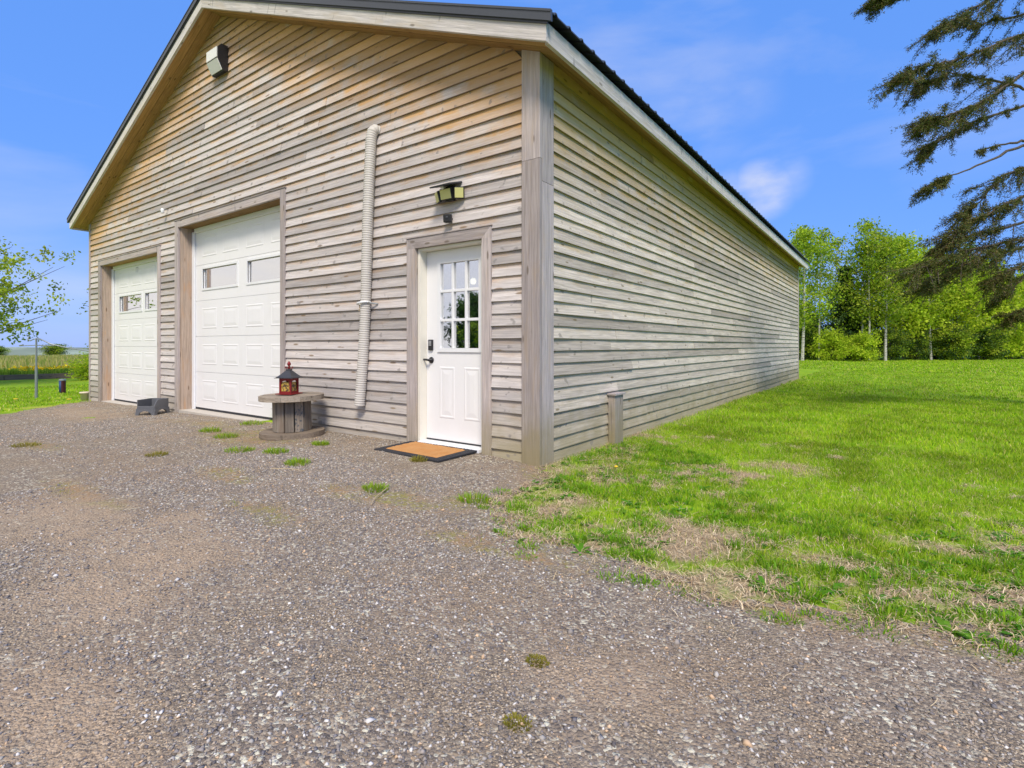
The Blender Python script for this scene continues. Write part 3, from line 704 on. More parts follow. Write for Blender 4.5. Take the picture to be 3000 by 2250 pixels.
D2 = overhead('overhead_door', -10.93, -8.14, -.045, 2.735, .185, [-10.36, -9.70, -9.04, -8.42], .50, .33,
              [(-10.57, -9.43, 1.795, 2.11), (-9.25, -8.27, 1.795, 2.11)], 'smaller white overhead door nearest the left corner of the garage')
st = MB().box(-.055, .055, -.003, 0, -.075, .075).build('sticker', 'keys', D2, loc=(-9.66, .1835, 2.58))
for dx in (-.022, .022):
    MB().box(dx - .013, dx + .013, -.0045, -.0032, -.06, .06).build('sticker_mark', 'vinyl', D2, loc=(-9.66, .1835, 2.58))
# concrete sills / slab edge
MB().box(-7.27, -4.16, -.03, .55, -.2, .0).build('door_sill', 'concrete', G, loc=(0, 0, -.004))
MB().box(-10.96, -8.12, -.02, .55, -.25, -.078).build('door_sill', 'concrete', G, loc=(0, 0, 0))
# entry door
E = tag(link('entry_door', None, G, (0, 0, 0)), 'white entry door with nine small panes above two raised panels')
yd = .10; dx0, dx1, dz0, dz1 = -1.512, -.674, .0825, 2.10
wx0, wx1, wz0, wz1 = -1.315, -.765, 1.05, 1.97
mb = MB()
mb.box(dx0, wx0, yd, yd + .044, dz0, dz1); mb.box(wx1, dx1, yd, yd + .044, dz0, dz1); mb.box(wx0, wx1, yd, yd + .044, dz0, wz0); mb.box(wx0, wx1, yd, yd + .044, wz1, dz1)
mb.build('door_slab', 'white', E)
fr = MB(); f = .03
for (p, q, r_, s_) in ((wx0 - f, wx1 + f, wz0 - f, wz0 + .012), (wx0 - f, wx1 + f, wz1 - .012, wz1 + f), (wx0 - f, wx0 + .012, wz0 + .012, wz1 - .012), (wx1 - .012, wx1 + f, wz0 + .012, wz1 - .012)):
    fr.box(p, q, yd - .014, yd + .010, r_, s_)
fr.build('window_frame', 'vinyl', E)
cw = (wx1 - wx0) / 3; ch = (wz1 - wz0) / 3; mu = .014
for i in range(1, 3): MB().box(wx0 + i * cw - mu, wx0 + i * cw + mu, yd - .010, yd + .010, wz0 + .013, wz1 - .013, .003).build('muntin', 'vinyl', E)
for j in range(1, 3):
    for i in range(3): MB().box(wx0 + i * cw + (mu if i else .013), wx0 + (i + 1) * cw - (mu if i < 2 else .013), yd - .009, yd + .009, wz0 + j * ch - mu, wz0 + j * ch + mu, .003).build('muntin', 'vinyl', E)
for i in range(3):
    for j in range(3): MB().box(wx0 + i * cw + .001, wx0 + (i + 1) * cw - .001, yd + .012, yd + .016, wz0 + j * ch + .001, wz0 + (j + 1) * ch - .001).build('window_pane', 'glass', E)
pm = tri_panel(.215, .545); pm.materials.append(M['white'])
for c in (-1.215, -.872): link('raised_panel', pm, E, (c, yd - .0015, .592))
for (a, b) in ((-1.552, -1.514), (-.672, -.634)): MB().box(a, b, -.0005, .16, .04, 2.128, .002).build('door_jamb', 'white_dirty', E)
MB().box(-1.512, -.674, -.0005, .16, 2.104, 2.128).build('door_head', 'white_dirty', E)
MB().box(-1.513, -.673, -.045, .16, .035, .072, .006).build('threshold', 'vinyl', E)
MB().box(dx0 + .002, dx1 - .002, yd - .006, yd - .001, dz0 - .006, dz0 + .006).build('door_sweep', 'rubber', E)
kp = MB().box(-.032, .032, -.022, 0, -.058, .058, .008).build('keypad_deadbolt', 'black', E, loc=(-1.445, yd - .001, 1.095))
for r_ in range(4):
    MB().box(-.02, .02, -.0245, -.0225, .040 - .014 * r_ - .004, .040 - .014 * r_ + .004).build('keypad_keys', 'keys', kp)
hd = MB().lathe([(.034, 0), (.034, .008), (.026, .014), (.013, .016), (.013, .05)], 20).build('door_handle', 'black', E, True, (-1.442, yd - .001, .932)); hd.rotation_euler = (R(90), 0, 0)
MB().tube([(0, 0, .045), (-.02, .004, .05), (-.065, .006, .048), (-.10, 0, .046)], [.011, .012, .010, .008], 10).build('lever', 'black', hd, True)
# boxed pipe cover on the side wall
B = MB().box(.026, .108, 0, .215, -.12, .535, .003).build('pipe_cover', 'trim_v', G, loc=(0, 1.385, 0))
MB().box(.02, .130, -.022, .237, 0, .022, .003).build('cover_cap', 'trim_h', B, loc=(0, 0, .536))
# ceiling lamp inside, seen through the entry door glass
lp = tag(empty('ceiling_lamp', (-2.55, 2.12, 2.55)), 'small glowing globe lamp seen through the entry door panes', 'lamp')
MB().lathe([(.012, 0), (.012, .35)], 8).build('stem', 'black', lp, loc=(0, 0, -.4)); MB().lathe([(.01, -.05), (.035, -.04), (.052, 0), (.035, .04), (.01, .05)], 16).build('globe', 'lamp', lp, True, (0, 0, -.49))
MB().box(-WID + .1, -.1, .1, LEN - .1, 0, .02).build('ceiling', 'dark', G, loc=(0, 0, 2.952)) if False else None
MB().box(-3.4, -.1, 3.4, 3.45, -.02, 3.6).build('partition_wall', 'dark', G)

# ------------------------------------------------------------------ things on and by the wall
# gable flood light
F1 = tag(empty('flood_light', (-5.76, 0, 5.44)), 'black wall pack flood light with frosted lens high in the gable', 'light')
MB().prism([(-.031, -.195), (-.095, -.205), (-.175, -.04), (-.175, .12), (-.13, .185), (-.031, .185)], 'x', -.175, .175).build('housing', 'black', F1)
mb = MB(); n_ = Vector((0, -.195, -.135)).normalized()
a0, a1 = Vector((0, -.102, -.200)), Vector((0, -.180, -.04)); a2 = Vector((0, -.180, .125))
for (p, q) in ((a0, a1), (a1, a2)):
    d = (q - p).normalized(); nn_ = Vector((0, d.z, -d.y)) * -1 if d.z < 0 else Vector((0, -abs(d.z), -abs(d.y) if d.y < 0 else abs(d.y) * 0))
    nrm = Vector((0, -d.z, d.y)).normalized()
    e0 = p + d * .012; e1 = q - d * .004
    vs = [(s * .158, e.y + nrm.y * h, e.z + nrm.z * h) for h in (.0, .012) for s, e in ((-1, e0), (1, e0), (1, e1), (-1, e1))]
    mb.add(vs, [(0, 1, 2, 3), (7, 6, 5, 4), (0, 4, 5, 1), (1, 5, 6, 2), (2, 6, 7, 3), (3, 7, 4, 0)])
mb.build('lens', 'lens', F1)
# solar security light above the entry door
F2 = tag(empty('solar_security_light', (-1.03, 0, 2.60)), 'black solar security light with three yellow LED heads above the entry door', 'light')
MB().box(-.05, .05, -.075, -.024, -.05, .10, .008).build('mount', 'black', F2)
pn = MB().box(-.135, .135, -.20, 0, -.008, .008, .004).build('solar_panel', 'charcoal', F2, loc=(.0, -.024, .13)); pn.rotation_euler = (R(18), 0, 0)
def head(x, y, z, rz, w):
    h = MB().box(-w / 2, w / 2, 0, .028, -.058, .058, .012).build('lamp_head', 'black', F2, loc=(x, y, z)); h.rotation_euler = (R(14), 0, R(rz))
    MB().box(-w / 2 + .010, w / 2 - .010, -.004, -.0005, -.048, .048, .0015).build('led_panel', 'led', h)
head(0, -.125, .005, 2, .155); head(.145, -.085, .005, 38, .105); head(-.145, -.095, .0, -30, .105)
MB().lathe([(.02, -.012), (.02, 0), (.014, .010), (.004, .014)], 14).build('motion_sensor', 'porcelain', F2, True, (-.02, -.155, .068)).rotation_euler = (R(90), 0, 0)
# camera
F3 = tag(empty('security_camera', (-1.045, 0, 2.372)), 'small black cube camera on the wall over the entry door', 'camera')
MB().lathe([(.022, .02), (.022, .03), (.009, .034), (.009, .062)], 12).build('mount', 'black', F3).rotation_euler = (R(90), 0, 0)
cb = MB().box(-.042, .042, -.055, 0, -.042, .042, .012).build('camera_body', 'black', F3, loc=(0, -.060, 0)); cb.rotation_euler = (R(6), 0, R(20))
MB().lathe([(.014, 0), (.014, .003), (.009, .004)], 14).build('lens', 'charcoal', cb, True, (0, -.0545, .008)).rotation_euler = (R(90), 0, 0)
# insulator
F4 = tag(empty('insulator', (-7.73, 0, 3.45)), 'small white porcelain insulator on the siding above the overhead doors', 'insulator')
MB().tube([(0, -.02, .02), (0, -.075, .02), (0, -.10, .0)], .009, 8).build('pin', 'galv', F4); MB().lathe([(.012, -.06), (.030, -.05), (.022, -.03), (.032, -.01), (.024, .02), (.008, .03)], 14).build('cap', 'porcelain', F4, True, (0, -.10, .0))
# corrugated hose
F5 = tag(empty('corrugated_hose', (-2.3, 0, .385)), 'pale corrugated plastic hose hanging down the front wall left of the entry door', 'hose')
path = [Vector((-2.185, -.015, 3.545)), Vector((-2.19, -.045, 3.55)), Vector((-2.197, -.078, 3.52)), Vector((-2.205, -.092, 3.45))]
for i in range(1, 13): f = i / 12; path.append(Vector((-2.205 - .205 * f + .02 * math.sin(f * 3.1), -.092 - .012 * math.sin(f * 6.3), 3.45 - 3.06 * f)))
def resample(P, step):
    o = [P[0]]; acc = 0
    for a, b in zip(P, P[1:]):
        L = (b - a).length; s = step - acc
        while s <= L: o.append(a.lerp(b, s / L)); s += step
        acc = (acc + L) % step if L + acc >= step else acc + L
    return o
rp = resample(path, .0065)
MB().tube([p - Vector((-2.3, 0, .385)) for p in rp], [.0560 + (.0050 if (i % 4) in (0, 1) else 0) for i in range(len(rp))], 18, False).build('hose', 'hose', F5, True)
MB().tube([p - Vector((-2.3, 0, .385)) for p in rp[::12]], .051, 12, False).build('hose_inside', 'black', F5)
cl = Vector((-2.325, -.10, 1.575)) - Vector((-2.3, 0, .385))
MB().tube([cl + Vector((.078 * math.cos(a), .070 * math.sin(a), .012 * math.cos(a))) for a in np.linspace(0, 2 * math.pi, 25)], .011, 8, False).build('strap', 'porcelain', F5, True)
MB().tube([cl + Vector((-.078, 0, -.005)), cl + Vector((-.085, .01, -.05)), cl + Vector((-.06, -.02, -.085)), cl + Vector((-.02, -.045, -.09))], .005, 6).build('cord', 'tan', F5)
MB().tube([cl + Vector((.07, .02, 0)), cl + Vector((.16, .072, -.01))], .010, 8).build('bolt', 'galv', F5)
# cable spool used as a table
sx, sy = -3.20, -.445; gzp = gzs(sx, sy)
SP = tag(empty('cable_spool', (sx, sy, gzp + .010)), 'weathered wooden cable spool standing as a table before the overhead door', 'spool', )
SP.rotation_euler = (R(.6), R(-.8), R(20))
for nm, z in (('flange', 0), ('flange', .425)):
    for i, (a, b) in enumerate([(-.362, -.222), (-.219, -.076), (-.073, .073), (.076, .219), (.222, .362)]):      # planks of each flange
        pts = []; r0 = .362
        N = 9
        for s in range(N + 1): yy = a + (b - a) * s / N; pts.append((math.sqrt(max(r0 * r0 - yy * yy, 0.002)), yy))
        poly = pts + [(-p[0], p[1]) for p in reversed(pts)]
        dz = rnd.uniform(-.003, .003)
        MB().prism([(p[0], p[1]) for p in poly], 'z', z + dz, z + .056 + dz).build('flange_plank', 'spool_top' if z else 'spool_base', SP)
NS = 12
for i in range(NS):
    a = 2 * math.pi * i / NS; w = 2 * .186 * math.tan(math.pi / NS) - .005
    o = MB().box(-w / 2, w / 2, -.025, 0, 0, .365, .003).build('stave', 'spool_stencil' if i == 2 else 'spool', SP, loc=(.186 * math.sin(a), -.186 * math.cos(a), .059)); o.rotation_euler = (0, 0, a)
# lantern
lx, ly = -3.225, -.475
LT = tag(empty('lantern', (lx, ly, gzp + .4985)), 'red metal lantern with dark roof and amber panes on the cable spool', 'lantern'); LT.rotation_euler = (0, 0, YAW - R(16) + R(4)); LT.scale = (.95, .95, .95)
MB().box(-.115, .115, -.115, .115, 0, .012, .003).build('base_plate', 'red', LT)
hb = .072
for sx_ in (-1, 1):
    for sy_ in (-1, 1): MB().box(-.010, .010, -.010, .010, .012, .20, .002).build('corner_bar', 'red', LT, loc=(sx_ * hb, sy_ * hb, 0))
for i in range(4):
    a = i * math.pi / 2; fr = MB(); w = hb - .011
    q_ = MB().box(-w, w, -hb - .006, -hb + .004, .013, .036).build('lower_rail', 'red', LT); q_.rotation_euler = (0, 0, a)
    fr.box(-w, w, -hb - .006, -hb + .004, .170, .199); fr.box(-w, -w + .012, -hb - .004, -hb + .003, .14, .172); fr.box(w - .012, w, -hb - .004, -hb + .003, .14, .172)
    fr.tube([(-w, -hb, .15), (-w * .6, -hb, .168), (0, -hb, .175), (w * .6, -hb, .168), (w, -hb, .15)], .004, 6)
    f_ = fr.build('arched_rail', 'red', LT); f_.rotation_euler = (0, 0, a)
    p_ = MB().box(-w, w, -hb + .006, -hb + .009, .037, .150).build('pane', 'amber', LT); p_.rotation_euler = (0, 0, a)
MB().box(-.125, .125, -.125, .125, .2, .206, .002).build('eave_plate', 'charcoal', LT)
def rg(h, z): return [(-h, -h, z), (h, -h, z), (h, h, z), (-h, h, z)]
MB().loops([rg(.112, .2065), rg(.112, .209), rg(.084, .232), rg(.056, .262), rg(.033, .288), rg(.027, .292), rg(.027, .308), rg(.02, .311)]).build('roof', 'charcoal', LT)
MB().lathe([(.006, .312), (.012, .33), (.006, .345), (.020, .362), (.024, .375), (.015, .395), (.003, .41)], 14).build('finial', 'red', LT, True)
for i in range(4):
    a = i * math.pi / 2 + .4
    MB().tube([(0.006 * math.cos(a), .006 * math.sin(a), .322), (.03 * math.cos(a), .03 * math.sin(a), .318), (.046 * math.cos(a), .046 * math.sin(a), .332), (.04 * math.cos(a), .04 * math.sin(a), .345)], .005, 6).build('scroll', 'red', LT, True)
# door mat
mz = gzs(-1.15, -.3)
MT = tag(empty('door_mat', (-1.17, -.275, .05)), 'coir door mat with black rubber border before the entry door', 'mat'); MT.rotation_euler = (R(1.5), R(-.3), R(-3))
pat = MB(); hw, hd = .47, .262
pat.box(-hw, hw, -hd, hd, -.012, .006, .004)
pat.build('rubber_border', 'rubber', MT)
bumps = MB()
for i in range(46):
    for s in (-1, 1):
        x = -hw + .02 + i * (2 * hw - .04) / 45; y = s * (hd - .035) + rnd.uniform(-.015, .015); q = .011; bumps.lathe([(q, .0055), (q * .7, .0095)], 6, (x, y, 0))
for i in range(22):
    for s in (-1, 1):
        y = -hd + .03 + i * (2 * hd - .06) / 21; x = s * (hw - .04) + rnd.uniform(-.015, .015); q = .011; bumps.lathe([(q, .0055), (q * .7, .0095)], 6, (x, y, 0))
bumps.build('border_pattern', 'rubber', MT)
n = 26; vs = []; fs = []
for i in range(n + 1):
    for j in range(n + 1):
        e = min(i, j, n - i, n - j); vs.append((-.372 + .744 * i / n, -.19 + .38 * j / n, .007 if e == 0 else .019 + rnd.uniform(-.0025, .0025)))
for i in range(n):
    for j in range(n): k = i * (n + 1) + j; fs.append((k, k + n + 1, k + n + 2, k + 1))
MB().add(vs, fs).build('coir_pile', 'coir', MT)
# grey plastic stacking bin on arched feet
bx, by = -7.20, -.42
BN = tag(empty('plastic_bin', (bx, by, gzs(bx, by) + .002)), 'grey plastic open-front bin on arched feet beside the overhead doors', 'bin'); BN.rotation_euler = (0, 0, math.atan2(.26, -.17))
# local x: towards the wall (0..0.33), local y: towards the left front (0..0.29)
LX, LY = .335, .30
def ring_w(h, i0, i1, zlo, zhi): pass
mb = MB()
mb.box(.0, LX, .0, LY, .105, .118, .003)
bn_floor = mb.build('tray_floor', 'greyplastic', BN)
def sidewall(y, th):      # S-curved wall: low at the open front (x small), high at the back
    pts = [(0.004, .119)]
    for f in np.linspace(0, 1, 9): x = LX * (.0 + .999 * f); z = .150 + .10 * float(sst(0.0, .22, f)); pts.append((max(x, .004), z))
    pts.append((LX - .001, .119)); return MB().prism([(p[0], p[1]) for p in pts], 'y', y, y + th).build('side_wall', 'greyplastic', BN)
sidewall(0.001, .012); MB().box(.004, LX - .001, LY - .013, LY - .001, .119, .250, .003).build('side_wall', 'greyplastic', BN)
MB().box(LX - .014, LX - .001, .0135, LY - .0135, .119, .252, .003).build('back_wall', 'greyplastic', BN)
MB().box(.004, .016, .0135, LY - .0135, .119, .150, .003).build('front_lip', 'greyplastic', BN)
for (y, L) in ((-.012, 1), (LY - .004, 1)):
    pts = [(-.02, 0), (.045, 0)] + [(.045 + (LX - .09) * f, .085 * math.sin(math.pi * f) ** .45) for f in np.linspace(0, 1, 12)] + [(LX - .045, 0), (LX + .02, 0), (LX, .1045), (0, .1045)]
    MB().prism(pts, 'y', y, y + .016).build('arched_skirt', 'greyplastic', BN)
for x in (-.014, LX - .004):
    pts = [(-.01, 0), (.04, 0)] + [(.04 + (LY - .08) * f, .07 * math.sin(math.pi * f) ** .45) for f in np.linspace(0, 1, 12)] + [(LY - .04, 0), (LY + .01, 0), (LY - .003, .1042), (.005, .1042)]
    MB().prism(pts, 'x', x, x + .016).build('arched_skirt', 'greyplastic', BN)
# pot at the far left corner
PT = tag(empty('plant_pot', (-11.77, -.08, gzs(-11.77, -.08))), 'small cream plant pot at the left corner of the garage', 'pot')
MB().lathe([(.055, 0), (.085, .16), (.095, .16), (.095, .19), (.08, .19), (.07, .03)], 20).build('pot_body', 'cream', PT, True)
# foundation stones below the side wall
for i, (y, s, lab) in enumerate(((.35, .09, 'small rough grey stone under the side siding beside the corner board'), (.72, .13, 'larger pale grey stone block under the side siding'), (1.08, .10, 'grey stone under the side siding next to the pipe cover'))):
    o = MB().box(-s * .6, s * .6, -s, s, -s * .6, s * .42, .02).build('foundation_stone', 'stone', None, False, (-.02, y, -.055)); o.rotation_euler = (.05, .1 * i, .2 * i)
    tag(o, lab, 'stone', 'stones under the side wall')

# ------------------------------------------------------------------ ground vegetation
def blades(n, xr, yr, h0, h1, w0, w1, keep, pal, lean=.5, pw=None):
    x = rng.uniform(*xr, n); y = rng.uniform(*yr, n); k = keep(x, y); x = x[k]; y = y[k]; n = len(x)
    hmul = .55 + .9 * fbm(x * 2.6, y * 2.6, 411, 3)
    h = rng.uniform(h0, h1, n) * hmul; w = rng.uniform(w0, w1, n); th = rng.uniform(0, 6.28, n); ph = rng.uniform(0, 6.28, n)
    l = rng.uniform(.1, lean, n) * h; z = gz(x, y)
    dx, dy = np.cos(th) * w / 2, np.sin(th) * w / 2; bx, by = np.cos(ph) * l, np.sin(ph) * l
    V = np.stack([np.stack([x - dx, y - dy, z - .004], 1), np.stack([x + dx, y + dy, z - .004], 1),
                  np.stack([x + dx * .75 + bx * .35, y + dy * .75 + by * .35, z + h * .6], 1), np.stack([x - dx * .75 + bx * .35, y - dy * .75 + by * .35, z + h * .6], 1),
                  np.stack([x + bx, y + by, z + h * .96], 1)], 1).reshape(-1, 3)
    f = np.array([(0, 1, 2), (0, 2, 3), (3, 2, 4)]); F = (f[None] + (np.arange(n) * 5)[:, None, None]).reshape(-1, 3)
    pal = np.array(pal); c = pal[rng.integers(0, len(pal), n)] * rng.uniform(.75, 1.25, (n, 1)) * (.78 + .44 * sst(.25, .75, fbm(x * 2.2, y * 2.2, 77, 4)))[:, None]
    return V, F, np.repeat(c, 5, 0)
PG = [(.25, .45, .008), (.31, .51, .010), (.37, .54, .014), (.19, .37, .010), (.44, .53, .03), (.33, .47, .018), (.54, .50, .15), (.15, .32, .012)]
def inside_b(x, y): return (x < .03) & (x > -WID - .03) & (y > -.03) & (y < LEN + .03)
def lawn_keep(x, y):
    e = -edge(x, y); s_ = strawf(x, y)
    tuf = fbm(x * 3.4, y * 3.4, 500, 3)
    d = sst(-.15, .75, e + (tuf - .5) * .7) * (1 - .93 * s_) * np.clip(.25 + 1.5 * (tuf - .28), .15, 1)
    return (rng.random(len(x)) < d) & ~inside_b(x, y)
parts = [blades(300000, (-.1, 4.4), (-2.0, 3.2), .012, .050, .0022, .0050, lawn_keep, PG, 1.1),
         blades(110000, (4.4, 9.5), (-1.6, 3.2), .015, .05, .004, .008, lawn_keep, PG, 1.0),
         blades(60000, (7, 13), (2.8, 10), .02, .055, .007, .013, lawn_keep, PG, .9),
         blades(170000, (.02, 7), (2.8, 10), .02, .055, .0045, .009, lawn_keep, PG, .9),
         blades(80000, (.0, 10.5), (9, 24), .02, .06, .010, .020, lawn_keep, PG, .8),
         blades(60000, (-3, 16), (23, 48), .03, .08, .022, .045, lawn_keep, PG, .8),
         blades(60000, (-20, -8.5), (-3.6, 6), .02, .055, .010, .020, lambda x, y: lawn_keep(x, y) & (x < -9.0), PG, .7)]
# denser, taller clumps along the ragged edge of the drive
def clumps(n, pts, r, h0, h1, w0, w1, pal, lean=.9):
    out = []
    for (cx, cy, rr, hh) in pts:
        a = rng.uniform(0, 6.28, n); q = rr * np.sqrt(rng.random(n)); x = cx + q * np.cos(a); y = cy + q * np.sin(a) * .8
        h = rng.uniform(h0, h1, n) * hh * (1 - .5 * q / rr); w = rng.uniform(w0, w1, n); ph = a + rng.uniform(-.7, .7, n); l = h * rng.uniform(.2, lean, n) * (.4 + q / rr)
        th = rng.uniform(0, 6.28, n); z = gz(x, y); dx, dy = np.cos(th) * w / 2, np.sin(th) * w / 2; bx, by = np.cos(ph) * l, np.sin(ph) * l
        V = np.stack([np.stack([x - dx, y - dy, z - .004], 1), np.stack([x + dx, y + dy, z - .004], 1), np.stack([x + dx * .8 + bx * .4, y + dy * .8 + by * .4, z + h * .62], 1),
                      np.stack([x - dx * .8 + bx * .4, y - dy * .8 + by * .4, z + h * .62], 1), np.stack([x + bx, y + by, z + h * .9], 1)], 1).reshape(-1, 3)
        f = np.array([(0, 1, 2), (0, 2, 3), (3, 2, 4)]); F = (f[None] + (np.arange(n) * 5)[:, None, None]).reshape(-1, 3)
        c = np.array(pal)[rng.integers(0, len(pal), n)] * rng.uniform(.75, 1.25, (n, 1)); out.append((V, F, np.repeat(c, 5, 0)))
    return out
PW = [(.17, .37, .014), (.22, .42, .016), (.13, .31, .016), (.28, .45, .02)]
cl = []
for _ in range(1700):
    x = rnd.uniform(0, 4); y = rnd.uniform(-1.9, 2.2); e = -float(edge(np.array([x]), np.array([y]))[0]); n_ = float(fbm(np.array([x * 2.2]), np.array([y * 2.2]), 640, 3)[0])
    if e > -.14 and e < 1.7 and n_ > .46 and x > .12: cl.append((x, y, rnd.uniform(.03, .13), rnd.uniform(.45, 1.25) * (.6 if e < .1 else 1)))
parts += clumps(70, cl[:420], 0, .03, .085, .003, .007, PW)
V, F, C = cat(parts)
tag(link('lawn_grass', npmesh('lawn_grass', V, F, C, 'grass')), 'short green grass of the lawn around the garage', 'grass', kind='stuff')
# broad-leaved weeds in the thin turf by the drive
def rosettes(pts):
    out = []
    for (cx, cy, r) in pts:
        n = rnd.randint(7, 14); z0 = gzs(cx, cy); col = np.array(rnd.choice([(.10, .29, .018), (.13, .34, .018), (.18, .38, .025)]))
        for i in range(n):
            a = rnd.uniform(0, 6.28); L = r * rnd.uniform(.6, 1.15); w = L * rnd.uniform(.20, .34); up = rnd.uniform(.15, .75)
            d = np.array((math.cos(a), math.sin(a), 0)); s = np.array((-d[1], d[0], 0)); P = lambda u, k, h: np.array((cx, cy, z0)) + d * L * u + s * w * k + np.array((0, 0, h * L * up))
            v = np.array([P(0, -.12, 0), P(0, .12, 0), P(.4, .5, .35), P(.4, -.5, .35), P(.75, .42, .5), P(.75, -.42, .5), P(1.0, 0, .42)])
            out.append((v, np.array([(0, 1, 2), (0, 2, 3), (3, 2, 4), (3, 4, 5), (5, 4, 6)]), np.repeat((col * rnd.uniform(.8, 1.25))[None], 7, 0)))
    return out
wp = []
while len(wp) < 320:
    x = rnd.uniform(.05, 3.8); y = rnd.uniform(-1.8, 2.5); e = -float(edge(np.array([x]), np.array([y]))[0]); n_ = float(fbm(np.array([x * 1.7]), np.array([y * 1.7]), 710, 3)[0])
    if -.02 < e < 1.6 and n_ > .44: wp.append((x, y, rnd.uniform(.03, .085)))
V, F, C = cat(rosettes(wp)); tag(link('lawn_weeds', npmesh('lawn_weeds', V, F, C, 'leaf')), 'broad-leaved green weeds in the thin turf beside the drive', 'weeds', kind='stuff')
# dry straw
def straws(n, xr, yr, keep, l0=.03, l1=.11):
    x = rng.uniform(*xr, n); y = rng.uniform(*yr, n); k = keep(x, y); x = x[k]; y = y[k]; n = len(x); L = rng.uniform(l0, l1, n); w = rng.uniform(.0006, .0016, n); a = rng.uniform(0, 6.28, n)
    dx, dy = np.cos(a) * L / 2, np.sin(a) * L / 2; sx_, sy_ = -np.sin(a) * w, np.cos(a) * w; z = gz(x, y) + .007 + rng.uniform(0, .012, n); tl = rng.uniform(-.012, .012, n); b = rng.uniform(-.3, .3, n) * L
    mx, my = -np.sin(a) * b * .5, np.cos(a) * b * .5
    V = np.stack([np.stack([x - dx - sx_, y - dy - sy_, z - tl], 1), np.stack([x - dx + sx_, y - dy + sy_, z - tl], 1), np.stack([x + mx + sx_, y + my + sy_, z + .004], 1), np.stack([x + mx - sx_, y + my - sy_, z + .004], 1),
                  np.stack([x + dx + sx_, y + dy + sy_, z + tl], 1), np.stack([x + dx - sx_, y + dy - sy_, z + tl], 1)], 1).reshape(-1, 3)
    f = np.array([(0, 1, 2), (0, 2, 3), (3, 2, 4), (3, 4, 5)]); F = (f[None] + (np.arange(n) * 6)[:, None, None]).reshape(-1, 3)
    pal = np.array([(0.610, 0.464, 0.268), (0.488, 0.354, 0.195), (0.700, 0.573, 0.366), (0.378, 0.256, 0.146)]); c = pal[rng.integers(0, 4, n)] * rng.uniform(.8, 1.2, (n, 1)); return V, F, np.repeat(c, 6, 0)
V, F, C = cat([straws(110000, (.02, 4), (-1.9, 3), lambda x, y: (rng.random(len(x)) < strawf(x, y) * .9 + .06) & (edge(x, y) < .03), .015, .06),
               straws(2600, (-1.5, 3.4), (-2.3, -.6), lambda x, y: (rng.random(len(x)) < np.exp(-np.clip(edge(x, y), 0, None) / .25)), .012, .045),
               straws(130, (-2.6, 3.2), (-3.8, -1.2), lambda x, y: edge(x, y) > 0, .02, .06)])
tag(link('straw_litter', npmesh('straw_litter', V, F, C, 'straw')), 'dry straw and dead grass littering the thin turf and drive edge', 'straw', kind='stuff')
# single grass tufts on the gravel
TU = [(-1.70, -1.33, .10, 1.0, 'bright green grass tuft alone on the gravel between the spool and the camera'),
      (-.50, -1.45, .09, .9, 'green grass tuft on the gravel in front of the door mat'),
      (-2.75, -1.30, .13, .9, 'wide low grass tuft on the gravel before the cable spool'),
      (-2.35, -1.15, .11, 1.0, 'green grass tuft on the gravel just before the spool base'),
      (-4.35, -.85, .12, 1.2, 'tall weed tuft on the gravel left of the cable spool'),
      (-4.55, -.20, .15, 1.1, 'grass growing along the concrete sill of the taller overhead door'),
      (-3.75, -.95, .13, 1.0, 'low grass patch left of the cable spool base'),
      (-5.05, -2.45, .13, .7, 'olive grass tuft on the gravel at the left edge'),
      (-3.25, -1.86, .09, .7, 'small yellowish tuft on the open gravel'),
      (-2.35, -.65, .08, .9, 'little grass tuft between the spool and the hose'),
      (-.93, -.60, .07, .9, 'grass tuft at the outer edge of the door mat'),
      (.22, -1.17, .10, 1.0, 'grass tuft on the gravel corner nearest the lawn'),
      (1.61, -2.50, .035, .5, 'tiny moss clump on the bare gravel in the foreground'),
      (1.73, -2.79, .035, .5, 'tiny flat moss clump nearest the camera')]
for i, (x, y, r_, h_, lab) in enumerate(TU):
    V, F, C = cat(clumps(260, [(x, y, r_ * 1.25, h_ * 1.15)], 0, .025, .075 if r_ > .05 else .025, .003, .007, [(.22, .38, .016), (.28, .44, .02), (.17, .33, .016), (.36, .42, .04)] if i not in (7, 8, 10, 12, 13) else [(.24, .23, .03), (.30, .26, .05)]))
    z0 = gzs(x, y); V = V - np.array((x, y, z0)); tag(link('grass_tuft', npmesh('grass_tuft', V, F, C, 'grass'), None, (x, y, z0 + .004)), lab, 'grass tuft', 'grass tufts growing in the gravel')
# thin olive weeds and moss growing through the gravel
V, F, C = cat([blades(46000, (-6, 2.6), (-3.0, -.05), .006, .026, .002, .004, lambda x, y: (rng.random(len(x)) < .75 * sst(.25, .8, mossf(x, y)) * sst(.42, .62, fbm(x * 7, y * 7, 555, 3))) & (edge(x, y) > -.05), [(.34, .36, .03), (.26, .33, .025), (.42, .32, .10), (.20, .32, .02), (.46, .36, .14)], 1.2)])
tag(link('gravel_weeds', npmesh('gravel_weeds', V, F, C, 'grass')), 'low olive and rusty weeds growing through the gravel', 'weeds', kind='stuff')
# dandelions
for x, y, lab in ((.62, .30, 'yellow dandelion in the turf near the corner board'), (-13.3, -.9, 'yellow dandelion on the lawn beside the clothes pole'), (-11.72, -.36, 'yellow dandelion at the drive edge beside the plant pot')):
    z0 = gzs(x, y); d = tag(empty('dandelion', (x, y, z0)), lab, 'flower', 'dandelions in the lawn'); MB().tube([(0, 0, 0), (.01, 0, .05)], .003, 6).build('stem', 'tan', d)
    q = .018 if y > 0 else .05
    MB().lathe([(q * .3, .045), (q, .055), (q * .8, .062), (q * .2, .066)], 12).build('flower_head', 'yellow', d)
